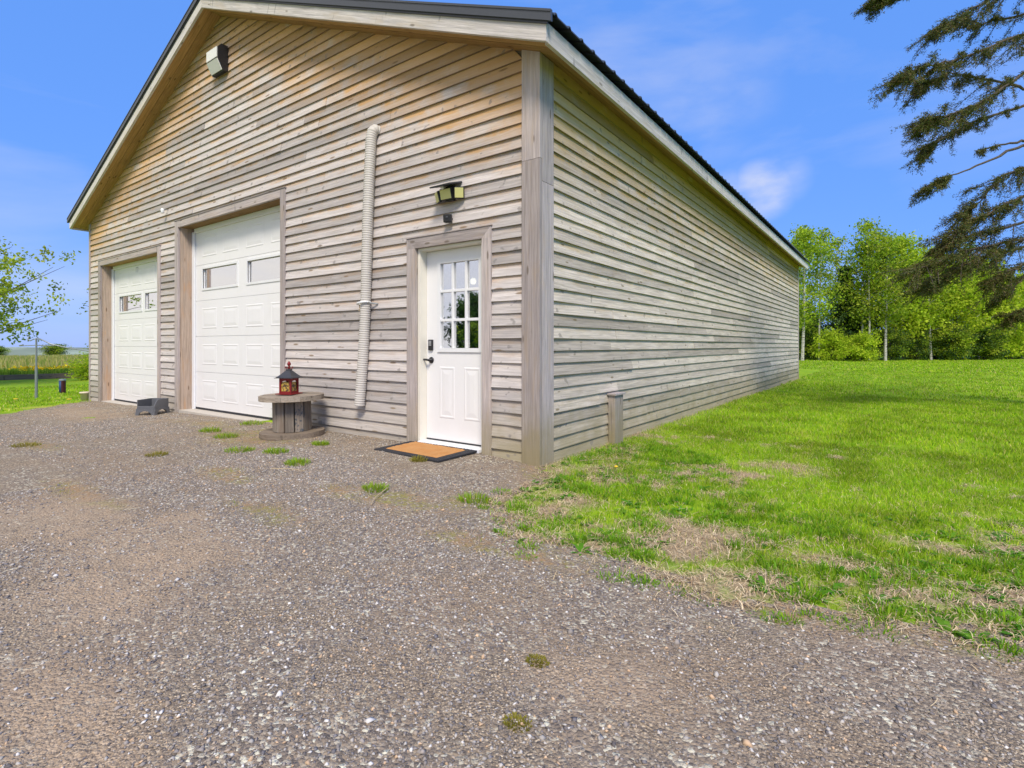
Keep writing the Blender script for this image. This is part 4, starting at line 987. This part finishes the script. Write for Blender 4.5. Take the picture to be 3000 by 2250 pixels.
# dry sticks by the corner
for pts, lab in (([(.16, .45, -.01), (.30, .75, .03), (.42, 1.05, .02), (.40, 1.3, .05)], 'long bare dry stalk lying by the side wall near the pipe cover'), ([(-.42, -1.40, .045), (-.30, -1.62, .05), (-.22, -1.72, .045)], 'pale thin stick on the gravel before the door mat'), ([(-1.62, -1.62, .05), (-1.5, -1.55, .055), (-1.32, -1.5, .05)], 'short pale twig on the gravel before the cable spool')):
    tag(MB().tube([(a, b, gzs(a, b) + max(c - .02, .008)) for a, b, c in pts], [.004, .0035, .003, .002][:len(pts)], 6).build('dry_stick', 'tan'), lab, 'stick', 'dry sticks on the ground')

# ------------------------------------------------------------------ trees
def leafset(pts, n, spread, size, pal, rs, flat=0.0):
    """n leaves round each cluster point"""
    pts = np.asarray(pts, float); m = len(pts); c = np.repeat(pts, n, 0) + rs.normal(0, 1, (m * n, 3)) * spread * np.array((1, 1, .75)); N = m * n
    a = rs.normal(0, 1, (N, 3)); a[:, 2] *= (1 - flat); a /= np.linalg.norm(a, axis=1, keepdims=True) + 1e-9; b = rs.normal(0, 1, (N, 3)); b -= a * (a * b).sum(1, keepdims=True); b /= np.linalg.norm(b, axis=1, keepdims=True) + 1e-9
    s = (size * rs.uniform(.6, 1.3, N))[:, None]
    V = np.stack([c - a * s * .5, c + b * s * .34, c + a * s * .55, c - b * s * .34], 1).reshape(-1, 3)
    F = (np.array([(0, 1, 2), (0, 2, 3)])[None] + (np.arange(N) * 4)[:, None, None]).reshape(-1, 3)
    pal = np.array(pal); cl_ = pal[rs.integers(0, len(pal), m)] * rs.uniform(.75, 1.25, (m, 1)); C = np.repeat(np.repeat(cl_, n, 0) * rs.uniform(.82, 1.18, (N, 1)), 4, 0)
    return V, F, C
def decid(seed, H, base, rad, ncl, nlf, lsize, pal, trunk_r=.12, lean=(0, 0), stems=1, spread=.28, low=False):
    """returns trunk MB and crown arrays; crown runs from base*H to H"""
    rr = random.Random(seed); rs = np.random.default_rng(seed); tb = MB(); cl_ = []
    for s in range(stems):
        off = (rr.uniform(-.25, .25) * (s > 0), rr.uniform(-.25, .25) * (s > 0)); h = H * (1 if s == 0 else rr.uniform(.7, .95)); ln = (lean[0] + rr.uniform(-.04, .04) * (1 + 2 * (s > 0)), lean[1] + rr.uniform(-.04, .04))
        tp = []
        for i in range(9): f = i / 8; tp.append(Vector((off[0] + ln[0] * h * f + .06 * math.sin(f * 5 + seed) * f, off[1] + ln[1] * h * f + .06 * math.cos(f * 4 + seed), h * f * .97)))
        tb.tube(tp, [trunk_r * (1 - .93 * i / 8) + .008 for i in range(9)], 7)
        nl = int(ncl / stems / 5)
        for j in range(nl):
            f = base + (1 - base) * (j + rr.random()) / nl; p = tp[0].lerp(tp[-1], f) if False else tp[min(int(f * 8), 7)].lerp(tp[min(int(f * 8) + 1, 8)], f * 8 - int(f * 8))
            prof = math.sin(math.pi * min(1, ((f - base) / (1 - base)) * .82 + .16)) ** .8; prof = (1 - (f - base) / (1 - base)) ** .55 if low else prof; L = rad * prof * rr.uniform(.55, 1.15); a = rr.uniform(0, 6.28); up = rr.uniform(.15, .75)
            e = p + Vector((math.cos(a), math.sin(a), up)) * L; mid = p.lerp(e, .5) + Vector((0, 0, -.05 * L))
            tb.tube([p, mid, e], [trunk_r * .28 * (1 - f * .7), trunk_r * .16, .006], 5)
            for k in range(5):
                g = rr.uniform(.35, 1.08); cl_.append(p.lerp(e, g) + Vector((rr.uniform(-1, 1), rr.uniform(-1, 1), rr.uniform(-.8, .8))) * rad * .17)
        cl_.append(tp[-1]); cl_.append(tp[-1] - Vector((0, 0, .3)))
    return tb, leafset(cl_, nlf, spread, lsize, pal, rs)
LP1 = [(0.383, 0.525, 0.029), (0.287, 0.438, 0.023), (0.478, 0.578, 0.040), (0.216, 0.333, 0.023)]
LP2 = [(0.335, 0.473, 0.023), (0.239, 0.367, 0.023), (0.430, 0.490, 0.047), (0.168, 0.263, 0.023)]
LP3 = [(0.455, 0.595, 0.032), (0.526, 0.620, 0.040), (0.360, 0.507, 0.025)]
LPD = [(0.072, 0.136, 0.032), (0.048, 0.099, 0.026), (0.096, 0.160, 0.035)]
_tm = {}
def tree_meshes(key, tb, arr, leafmat='leaf', bark='birch'):
    tm = tb.mesh('trunk'); tm.materials.append(M[bark]); cm = npmesh('crown', *arr, leafmat); _tm[key] = (tm, cm); return tm, cm
def put_tree(name, key, x, y, label, cat_='tree', group=None, rz=0, sc=1.0, zs=1.0):
    tm, cm = _tm[key]; e = tag(empty(name, (x, y, gzs(x, y) - .03), rz), label, cat_, group); e.scale = (sc, sc, sc * zs)
    link('trunk', tm, e); link('crown', cm, e); return e
def spruce_small(seed, H, r):
    rr = random.Random(seed); rs = np.random.default_rng(seed); tb = MB(); tb.tube([(0, 0, 0), (0, 0, H * .5), (.03, 0, H)], [.13, .08, .012], 7); pts = []
    z = H * .1
    while z < H * .98:
        f = z / H; L = r * (1 - f) ** .85 + .08; nb = 7
        for k in range(nb):
            a = rr.uniform(0, 6.28); e = Vector((math.cos(a) * L, math.sin(a) * L, z - .22 * L)); tb.tube([(0, 0, z), e], [.025, .006], 4)
            for g in np.linspace(.25, 1, 5): pts.append(Vector((0, 0, z)).lerp(e, float(g)) + Vector((rr.uniform(-.08, .08), rr.uniform(-.08, .08), rr.uniform(-.1, .05))))
        z += H * .042
    return tb, leafset(pts, 20, .13, .16, LPD, rs)
tree_meshes('birchA', *decid(1, 9.6, .28, 1.7, 230, 22, .19, LP1, .11, spread=.33))
tree_meshes('birchB', *decid(2, 8.8, .30, 1.5, 190, 20, .18, LP2, .09, (.02, 0), spread=.32))
tree_meshes('poplar', *decid(3, 9.4, .14, 2.4, 380, 26, .20, LP3, .13, spread=.36))
tree_meshes('thin', *decid(4, 9.8, .30, 1.25, 150, 17, .17, LP2, .07, spread=.3))
tree_meshes('lean', *decid(5, 8.0, .36, 1.6, 230, 24, .18, LP1, .10, (.10, 0)))
tree_meshes('bushy', *decid(6, 6.2, .06, 2.3, 430, 30, .19, LP3, .09, stems=3))
tree_meshes('shrub', *decid(7, 2.0, .04, 1.3, 200, 24, .13, LP3, .04, stems=4, spread=.2), bark='bark')
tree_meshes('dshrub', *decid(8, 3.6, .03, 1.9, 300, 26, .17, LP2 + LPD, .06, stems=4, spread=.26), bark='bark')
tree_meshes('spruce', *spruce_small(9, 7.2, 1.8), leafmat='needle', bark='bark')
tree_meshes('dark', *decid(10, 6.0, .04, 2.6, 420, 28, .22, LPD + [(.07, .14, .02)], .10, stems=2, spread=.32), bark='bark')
GW = 'trees along the far edge of the lawn'
for nm, key, x, y, rz, sc, lab in [
    ('birch_tree', 'birchA', -2.55, 37.2, .3, .93, 'tall birch rising right behind the far corner of the garage eave'),
    ('birch_tree', 'thin', -1.75, 39.0, 1.2, .95, 'thin pale-stemmed birch just right of the garage end'),
    ('spruce_tree', 'spruce', -.45, 42.6, 0, 1.0, 'dark spruce among the birches near the garage end'),
    ('birch_tree', 'birchB', .55, 41.8, 2.2, .98, 'slender birch left of the two yellow-green roadside shrubs'),
    ('birch_tree', 'thin', 1.15, 41.3, 4.0, 1.04, 'narrow spire-topped birch with pale trunk in the middle of the woods'),
    ('birch_tree', 'birchB', 2.05, 42.0, 3.3, 1.02, 'birch with clear white trunk base in the middle of the woods'),
    ('poplar_tree', 'poplar', 3.1, 46.0, .7, .98, 'tall full bright green poplar, highest crown in the woods'),
    ('birch_tree', 'lean', 4.0, 48.6, 2.9, 1.02, 'leaning grey-stemmed birch behind the bright green trees'),
    ('poplar_tree', 'poplar', 5.0, 49.5, 3.9, .92, 'broad bright green poplar right of the highest crown'),
    ('birch_tree', 'birchA', 4.75, 46.3, 5.0, .80, 'birch with bright white trunk in front of the broad poplar'),
    ('maple_tree', 'bushy', 6.4, 49.0, 1.1, 1.08, 'dense yellow-green maple with foliage to the ground'),
    ('maple_tree', 'bushy', 8.0, 52.5, 4.4, 1.28, 'rounded light green maple toward the right of the woods'),
    ('birch_tree', 'lean', 9.3, 55.0, 5.6, .82, 'leaning birch with white trunk toward the right edge'),
    ('spruce_tree', 'spruce', 10.4, 60.0, 1, 1.15, 'small dark spruce near the right edge of the woods'),
    ('maple_tree', 'bushy', 11.4, 57.0, 2.0, 1.12, 'low leafy maple at the right end of the lawn')]:
    put_tree(nm, key, x, y, lab, 'tree', GW, rz, sc)
for i, (x, y, sc, lab) in enumerate([(-3.4, 42.0, 1.05, 'thin sparse birch rising behind the garage end'), (-1.2, 45.0, 1.0, 'sparse birch standing behind the small dark spruce'), (1.6, 47.0, 1.08, 'sparse tall birch behind the middle white trunks'), (7.3, 54.5, 1.0, 'sparse birch behind the dense yellow-green maple'), (9.0, 58.0, .9, 'sparse birch behind the leaning birch at right')]):
    put_tree('birch_tree', 'thin', x, y, lab, 'tree', GW, 1.1 + i * 2.1, sc)
for i, (key, x, y, sc, lab) in enumerate([
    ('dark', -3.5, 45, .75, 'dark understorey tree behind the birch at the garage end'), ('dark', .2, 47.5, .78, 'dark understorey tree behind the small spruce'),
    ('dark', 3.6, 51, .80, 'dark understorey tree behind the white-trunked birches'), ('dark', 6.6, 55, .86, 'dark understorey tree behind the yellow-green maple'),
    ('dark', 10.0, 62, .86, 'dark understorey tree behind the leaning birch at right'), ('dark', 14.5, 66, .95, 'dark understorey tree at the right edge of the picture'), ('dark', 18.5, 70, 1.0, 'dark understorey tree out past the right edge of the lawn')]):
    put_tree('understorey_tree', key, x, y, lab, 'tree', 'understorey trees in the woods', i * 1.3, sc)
for i, (key, x, y, sc, lab) in enumerate([
    ('shrub', -.95, 38.8, 1.0, 'yellow-green shrub at the lawn edge, left of the pair'), ('shrub', .75, 39.6, .95, 'yellow-green shrub at the lawn edge, right of the pair'),
    ('dshrub', -2.6, 40.5, .75, 'dark green shrub at the foot of the birch by the garage end'), ('dshrub', 2.2, 43.5, .62, 'green shrub between the white birch trunks'),
    ('dshrub', 3.9, 45.5, .58, 'low green shrub in front of the white-trunked birch'), ('dshrub', 6.2, 46.8, .70, 'leafy shrub below the yellow-green maple'),
    ('dshrub', 8.2, 49.8, .72, 'leafy shrub below the rounded maple'), ('shrub', 9.9, 53.5, 1.2, 'light green shrub at the right end of the lawn edge'), ('dshrub', .0, 43.8, .8, 'shady shrub behind the pair of yellow-green shrubs'),
    ('dshrub', 13.4, 60, .9, 'dim shrub beyond the pole at the far right'), ('dshrub', 5.2, 50.5, .9, 'shady shrub under the broad poplar'), ('dshrub', 11.8, 61, 1.0, 'shady shrub behind the low leafy maple')]):
    put_tree('shrub', key, x, y, lab, 'shrub', 'shrubs along the edge of the woods', i * 1.7, sc)
# thin pole and rail at the far right
PR = tag(empty('rail_fence', (11.6, 58.6, gzs(11.6, 58.6))), 'thin grey post with a single rail at the right edge of the lawn', 'fence')
MB().tube([(0, 0, 0), (0, 0, 2.0)], .05, 8).build('post', 'galv', PR); MB().tube([(3.2, 3.4, 0), (3.2, 3.4, 2.0)], .05, 8).build('post', 'galv', PR); MB().tube([(-.05, -.05, 1.62), (3.25, 3.45, 1.75)], .04, 8).build('rail', 'galv', PR)

# spruce whose boughs hang into the picture at the right (trunk outside the frame)
def near_spruce(x, y):
    e = tag(empty('spruce_tree', (x, y, gzs(x, y) - .03)), 'old dark spruce whose drooping boughs reach in from the right edge', 'tree')
    base = Vector((x, y, 0)); rr = random.Random(21); rs = np.random.default_rng(21)
    MB().tube([(0, 0, 0), (.02, 0, 3), (0, .03, 7), (.05, 0, 12.5)], [.30, .24, .15, .02], 10).build('trunk', 'bark', e)
    def bough(P, dens=1.0, spread_=1.0, bare=0.0, vis=True):
        P = [Vector(p) - base for p in P]; tb = MB(); n = len(P); pts = []
        fine = []
        for a, b in zip(P, P[1:]):
            for k in range(6): fine.append(a.lerp(b, k / 6) + Vector((rr.uniform(-.02, .02), rr.uniform(-.02, .02), rr.uniform(-.02, .02))))
        fine.append(P[-1]); N = len(fine)
        tb.tube(fine, [.032 * (1 - .85 * i / (N - 1)) for i in range(N)], 6)
        L = sum((b - a).length for a, b in zip(P, P[1:]))
        d = (P[-1] - P[0]).normalized(); s = d.cross(Vector((0, 0, 1))).normalized()
        nt = int(14 * L * dens)
        V0 = []; dirs = []
        for i in range(nt):
            f = bare + (1 - bare) * rr.random() ** .75; q = fine[min(int(f * (N - 1)), N - 1)]; side = rr.choice((-1, 1)); ln = rr.uniform(.25, .95) * spread_ * .78 * (1.1 - .5 * f)
            dr = (d * rr.uniform(.35, .9) + s * side * rr.uniform(.3, 1.0) + Vector((0, 0, rr.uniform(-.75, .25)))).normalized()
            m1 = q + dr * ln * .5 + Vector((0, 0, -.02)); e1 = q + dr * ln + Vector((0, 0, -.12 * ln)); tb.tube([q, m1, e1], [.008, .005, .003], 4)
            for tw in range(3):
                g = rr.uniform(.25, .95); b0 = q.lerp(e1, g); dd = (dr + Vector((rr.uniform(-.7, .7), rr.uniform(-.7, .7), rr.uniform(-.7, .3)))).normalized(); l2 = ln * rr.uniform(.25, .5)
                for k in range(5): V0.append(b0 + dd * l2 * k / 5); dirs.append(dd)
            for k in range(9): V0.append(q.lerp(e1, k / 9)); dirs.append(dr)
        B = tb.build('bough', 'bark', e)
        # needles: slim triangles pointing out and forward along each twig
        c = np.repeat(np.array([tuple(v) for v in V0]), 7, 0); dv = np.repeat(np.array([tuple(v) for v in dirs]), 7, 0); n_ = len(c)
        c = c + rs.normal(0, .022, c.shape); o = rs.normal(0, 1, c.shape) * .75 + dv * .9; o /= np.linalg.norm(o, axis=1, keepdims=True); b = np.cross(o, rs.normal(0, 1, c.shape)); b /= np.linalg.norm(b, axis=1, keepdims=True) + 1e-9
        l = rs.uniform(.022, .05, n_)[:, None]; w = .0058
        V = np.stack([c - b * w, c + b * w, c + o * l], 1).reshape(-1, 3); F = np.arange(n_ * 3).reshape(-1, 3)
        pal = np.array([(0.080, 0.112, 0.021), (0.108, 0.135, 0.027), (0.063, 0.082, 0.019), (0.133, 0.126, 0.030), (0.152, 0.109, 0.037)]); C = np.repeat(pal[rs.integers(0, 5, n_)] * rs.uniform(.7, 1.3, (n_, 1)), 3, 0)
        link('needles', npmesh('needles', V, F, C, 'needle'), B); return B
    for P, dn, sp, br in BOUGHS:
        b_ = Vector(P[-2]); P = P[:-1] + [tuple(b_.lerp(Vector(P[-1]), .78))]; bough(P, dn, sp, br)
    for i in range(16):      # the rest of the tree, beyond the frame
        z = 1.9 + i * .62; a = rr.uniform(-1.9, 1.2); L = 3.2 - .2 * i * .8; L = max(L, .7)
        bough([(x, y, z), (x + math.cos(a) * L * .5, y + math.sin(a) * L * .5, z - .05 * L), (x + math.cos(a) * L, y + math.sin(a) * L, z - .28 * L)], .35, 1.0, .1)
    return e
BOUGHS = [
    ([(5.75, 9.0, 7.53), (4.39, 8.31, 7.28), (3.62, 7.51, 6.69), (2.92, 6.76, 6.06)], 1.2, 1, 0.1),
    ([(5.75, 9.0, 6.67), (4.39, 8.31, 6.42), (3.65, 7.41, 5.9), (3.05, 6.73, 5.6), (2.48, 6.07, 5.28)], 1.5, 1.1, 0.15),
    ([(5.75, 9.0, 7.14), (4.48, 8.62, 6.89), (3.88, 8.44, 6.83), (3.51, 8.41, 7.08)], 1, 0.8, 0.2),
    ([(5.75, 9.0, 5.88), (4.45, 8.72, 5.63), (3.95, 8.24, 5.74), (3.36, 7.57, 5.75), (2.7, 6.85, 5.28)], 1.1, 1, 0.35),
    ([(5.75, 9.0, 5.85), (4.33, 7.9, 5.6), (3.77, 7.37, 5.07), (3.23, 6.86, 4.81), (2.92, 6.51, 4.66)], 1.5, 1.1, 0.2),
    ([(5.75, 9.0, 5.64), (4.47, 8.86, 5.39), (3.76, 8.1, 5.03), (3.17, 7.43, 4.57), (2.93, 7.14, 4.19)], 1.1, 0.8, 0.3),
    ([(5.75, 9.0, 4.85), (4.39, 8.31, 4.6), (4.05, 7.94, 4.5), (3.59, 7.49, 4.34)], 0.15, 0.5, 0.7),
    ([(5.75, 9.0, 4.65), (4.31, 7.76, 4.4), (3.85, 7.3, 4.1), (3.35, 6.82, 3.82), (3.0, 6.45, 3.6)], 0.5, 0.8, 0.75),
    ([(5.75, 9.0, 4.48), (4.43, 8.59, 4.23), (4.08, 8.21, 4.02), (3.78, 7.87, 3.59), (3.4, 7.47, 3.16)], 1.3, 1, 0.1),
    ([(5.75, 9.0, 3.89), (4.35, 8.04, 3.64), (3.97, 7.64, 3.39), (3.55, 7.21, 3.09), (3.28, 7.02, 2.81)], 1.4, 1, 0.2),
    ([(5.75, 9.0, 3.51), (4.41, 8.45, 3.26), (3.92, 7.97, 3.07), (3.44, 7.51, 2.93), (3.25, 7.24, 2.82)], 1.1, 1, 0.1),
    ([(5.75, 9.0, 3.18), (4.37, 8.17, 2.93), (3.79, 7.51, 2.75), (3.23, 6.86, 2.52), (2.7, 6.23, 2.22)], 1.7, 1.2, 0.2),
    ([(5.75, 9.0, 3.13), (4.47, 8.86, 2.88), (3.82, 8.27, 2.68), (3.37, 7.83, 2.4), (2.99, 7.42, 2.04)], 1.7, 1.1, 0.25),
    ([(5.75, 9.0, 2.73), (4.31, 7.76, 2.48), (4.09, 7.6, 2.32), (3.86, 7.44, 2.04)], 1.1, 0.9, 0.1),
    ([(5.75, 9.0, 1.99), (4.39, 8.31, 1.74), (4.34, 8.28, 1.65), (4.2, 8.18, 1.71)], 1.2, 0.7, 0),
    ([(5.75, 9.0, 7.3), (3.21, 6.47, 7.05), (2.69, 5.86, 6.44), (2.2, 5.38, 6.17)], 0.9, 0.6, 0.6),
    ([(5.75, 9.0, 2.59), (4.43, 8.59, 2.34), (4.24, 8.45, 2.11), (4.09, 8.34, 1.93)], 1.0, 0.8, 0.1)]
near_spruce(5.75, 9.0)

# ------------------------------------------------------------------ left side: lawn furniture, field, hills
tree_meshes('maple', *decid(31, 5.4, .26, 3.9, 620, 46, .11, [(0.392, 0.462, 0.030), (0.319, 0.420, 0.026), (0.464, 0.504, 0.042), (0.246, 0.322, 0.024)], .13, spread=.15, low=True), bark='bark')
put_tree('maple_tree', 'maple', -23.8, -1.35, 'young leafy maple reaching in at the left edge of the lawn', 'tree')
tree_meshes('twiggy', *decid(33, 3.4, .25, 1.3, 60, 9, .10, [(.20, .24, .022), (.16, .22, .02)], .05, spread=.12), bark='bark')
put_tree('sapling', 'twiggy', -20.2, 2.75, 'twiggy sapling just showing left of the garage corner', 'tree')
# clothes dryer pole
cx_, cy_ = -13.85, -.43; CP = tag(empty('clothes_pole', (cx_, cy_, gzs(cx_, cy_) - .01)), 'grey metal clothes pole with bent arms on the left lawn', 'clothes pole')
MB().tube([(0, 0, 0), (0, 0, .75)], .028, 10).build('lower_pole', 'galv', CP); MB().tube([(0, 0, .75), (0, 0, 1.43)], .019, 10).build('upper_pole', 'galv', CP)
rt_ = Vector((math.cos(YAW), math.sin(YAW), 0))
def cpt(u, z, k=0): return tuple(rt_ * u + Vector((0, 0, z)) + Vector((-.4, .6, 0)) * k)
MB().tube([cpt(0, 1.42), cpt(-.06, 1.41), cpt(-.14, 1.37), cpt(-.2, 1.40), cpt(-.19, 1.46)], .012, 8).build('hook_arm', 'galv', CP, True)
MB().tube([cpt(0, 1.42), cpt(.12, 1.40), cpt(.35, 1.29), cpt(.62, 1.20, .2), cpt(.95, 1.12, .5), cpt(1.3, 1.07, .8)], .014, 8).build('long_arm', 'galv', CP, True)
MB().tube([cpt(-.38, 1.25), cpt(0, 1.265), cpt(.42, 1.25)], .010, 8).build('cross_arm', 'galv', CP)
MB().tube([cpt(-.36, 1.26), cpt(-.40, 1.255), cpt(-.31, 1.275)], .016, 6).build('arm_tip', 'galv', CP)
for k, (a, b) in enumerate((((.95, 1.12, .5), (.95, .25, .5)), )): MB().tube([cpt(*a), cpt(*b)], .004, 5).build('line', 'porcelain', CP)
# blue post
bp = tag(empty('blue_bollard', (-15.67, .51, gzs(-15.67, .51) - .005)), 'short dark blue and maroon cylinder with pale lid on the left lawn', 'bollard')
MB().lathe([(.075, 0), (.075, .34)], 24).build('body', 'bluepost', bp, True); MB().lathe([(.08, .341), (.08, .375), (.07, .385)], 24).build('lid', 'galv', bp)
mb = MB(); 
for i in range(9):
    a = -2.0 + i * .22 ; mb.v.append((.0765 * math.cos(a + YAW + .75), .0765 * math.sin(a + YAW + .75), .004)); mb.v.append((.0765 * math.cos(a + YAW + .75), .0765 * math.sin(a + YAW + .75), .337))
mb.f = [(2 * i, 2 * i + 2, 2 * i + 3, 2 * i + 1) for i in range(8)]
M['maroon'] = plain('maroon_paint', (.06, .012, .016), .5); mb.build('maroon_half', 'maroon', bp, True)
# raised bed
fb = tag(empty('raised_bed', (-26.9, 1.2, gzs(-26.9, 1.2))), 'long low timber raised bed with pale end beyond the left lawn', 'raised bed'); fb.rotation_euler = (0, 0, R(82))
MB().box(.0, 3.6, -.04, .04, 0, .21, .006).build('front_timber', 'bedwood', fb); MB().box(-.06, .06, -.05, 1.6, 0, .23, .006).build('end_timber', 'trim_h', fb); MB().box(.06, 3.6, .04, 1.6, 0, .12).build('soil', 'bedwood', fb)
# flowering strip behind the bed (daffodils): leaves and heads
fx = rng.uniform(-33, -27.4, 9000); fy = 1.0 + rng.uniform(0, 6.5, 9000); k = fbm(fx * .5, fy * .5, 900) > .40; fx = fx[k]; fy = fy[k]
def tufts_at(x, y, h0, h1, w, pal):
    n = len(x); h = rng.uniform(h0, h1, n); th = rng.uniform(0, 6.28, n); z = gz(x, y); dx, dy = np.cos(th) * w, np.sin(th) * w; b = rng.uniform(-.1, .1, (2, n))
    V = np.stack([np.stack([x - dx, y - dy, z], 1), np.stack([x + dx, y + dy, z], 1), np.stack([x + b[0], y + b[1], z + h], 1)], 1).reshape(-1, 3); F = np.arange(n * 3).reshape(-1, 3)
    c = np.array(pal)[rng.integers(0, len(pal), n)] * rng.uniform(.8, 1.2, (n, 1)); return V, F, np.repeat(c, 3, 0)
hx = rng.uniform(-31.5, -28.5, 150); hy = 2.2 + rng.uniform(0, 4.0, 150); hd_ = leafset(np.stack([hx, hy, gz(hx, hy) + rng.uniform(.32, .48, 150)], 1), 3, .03, .10, [(.75, .50, .01), (.80, .60, .02)], rng)
V, F, C = cat([tufts_at(fx, fy, .18, .45, .03, [(.10, .22, .015), (.15, .28, .02), (.20, .30, .03)]), hd_])
tag(link('daffodil_patch', npmesh('daffodil_patch', V, F, C, 'leaf')), 'yellow flowering patch behind the timber raised bed', 'flowers', kind='stuff')
# rough field beyond
fx = rng.uniform(-140, -32, 60000); fy = rng.uniform(-14, 60, 60000); k = (fbm(fx * .06, fy * .25, 950) + rng.random(60000) * .3) > .5; fx = fx[k]; fy = fy[k]
V, F, C = tufts_at(fx, fy, .25, .7, .10, [(0.450, 0.405, 0.126), (0.360, 0.375, 0.084), (0.240, 0.330, 0.056), (0.510, 0.450, 0.168)])
tag(link('field_grass', npmesh('field_grass', V, F, C, 'leaf')), 'rough tan and green grass of the open field at left', 'field grass', kind='stuff')
put_tree('lilac_bush', 'shrub', -23.6, 3.45, 'rounded yellow-green bush left of the garage corner', 'bush', None, .8, .62, .75)
put_tree('lilac_bush', 'shrub', -24.6, 4.6, 'second yellow-green bush half hidden by the garage corner', 'bush', None, 2.8, .75, .75)
for i, (x, y, s, lab) in enumerate([(-150, 62, 1.5, 'far hedgerow bush nearest the garage corner'), (-148, 52, 1.3, 'far hedgerow bush left of the nearest one'), (-152, 43, 1.2, 'low far hedgerow bush behind the clothes pole arm'), (-150, 33, 1.0, 'far hedgerow bush right of the clothes pole'), (-155, 24, .9, 'small far hedgerow bush behind the clothes pole'), (-150, 12.5, 1.25, 'separate far bush left of the clothes pole'), (-160, 5, .7, 'tiny far bush at the left of the field'), (-100, 40, .9, 'mid-field bush in front of the hedgerow by the garage corner'), (-152, 74, 1.7, 'tall far hedgerow bush hidden partly by the garage')]):
    put_tree('hedgerow_bush', 'dshrub', x, y, lab, 'bush', 'bushes in the far hedgerow', i * 1.1, s * 1.25, .62)
# far hills
def hills(name, D, zb, amp, seed, col):
    n = 160; a = np.linspace(R(95), R(200), n); h = zb + amp * fbm(a * 6 + seed, a * 0 + seed, seed, 4); vs = []; 
    for r_, zz in ((D, np.full(n, -40.0)), (D * 1.06, h * .6 - 12), (D * 1.18, h), (D * 1.5, np.full(n, -60.0))): vs.append(np.stack([r_ * np.cos(a), r_ * np.sin(a), zz], 1))
    v = np.concatenate(vs); i = np.arange(n - 1); q = np.concatenate([np.stack([k * n + i, k * n + i + 1, (k + 1) * n + i + 1, (k + 1) * n + i], 1) for k in range(3)])
    m = npmesh(name, v, q, None, None, True); t = NT(name + '_material'); p = t.pos(); c = t.mix(t.rng(t.noise(t.map(p, (.006, .006, .05)), 1, 5), .4, .6), col, tuple(q_ * .7 for q_ in col)); m.materials.append(t.set(c, 1, spec=0))
    return tag(link(name, m), kind='structure')
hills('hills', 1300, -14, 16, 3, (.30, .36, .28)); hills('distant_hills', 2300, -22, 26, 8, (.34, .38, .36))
# trees across the yard, mirrored in the entry door panes
for i, (x, y, key, sc, lab) in enumerate([(-27, -31, 'dark', .95, 'bushy tree across the yard mirrored in the middle door panes'), (-22.5, -33, 'dark', .85, 'dark tree across the yard mirrored in the right door panes'), (-31, -28.5, 'dark', .75, 'dark tree across the yard mirrored in the left door panes'),
                                          (-19, -35, 'birchB', .62, 'slim birch across the yard mirrored in the door'), (-35, -27, 'dshrub', .9, 'shrub across the yard mirrored in the door edge'), (-25, -29, 'dshrub', .9, 'shrub across the yard mirrored low in the door panes'), (-20.5, -31, 'dshrub', .95, 'second shrub across the yard mirrored low in the door panes'), (-29.3, -27, 'dshrub', .8, 'third shrub across the yard mirrored low in the door panes'), (-35.5, -26.5, 'dark', .9, 'dark tree across the yard farthest left in the door mirror'), (-39.5, -24.0, 'dark', .8, 'low dark tree across the yard at the mirrored door edge'), (-33.2, -25.5, 'dshrub', .9, 'fourth shrub across the yard mirrored low in the door panes')]):
    put_tree('yard_tree', key, x, y, lab, 'tree', 'trees across the yard seen in the door glass', i * 1.9, sc)
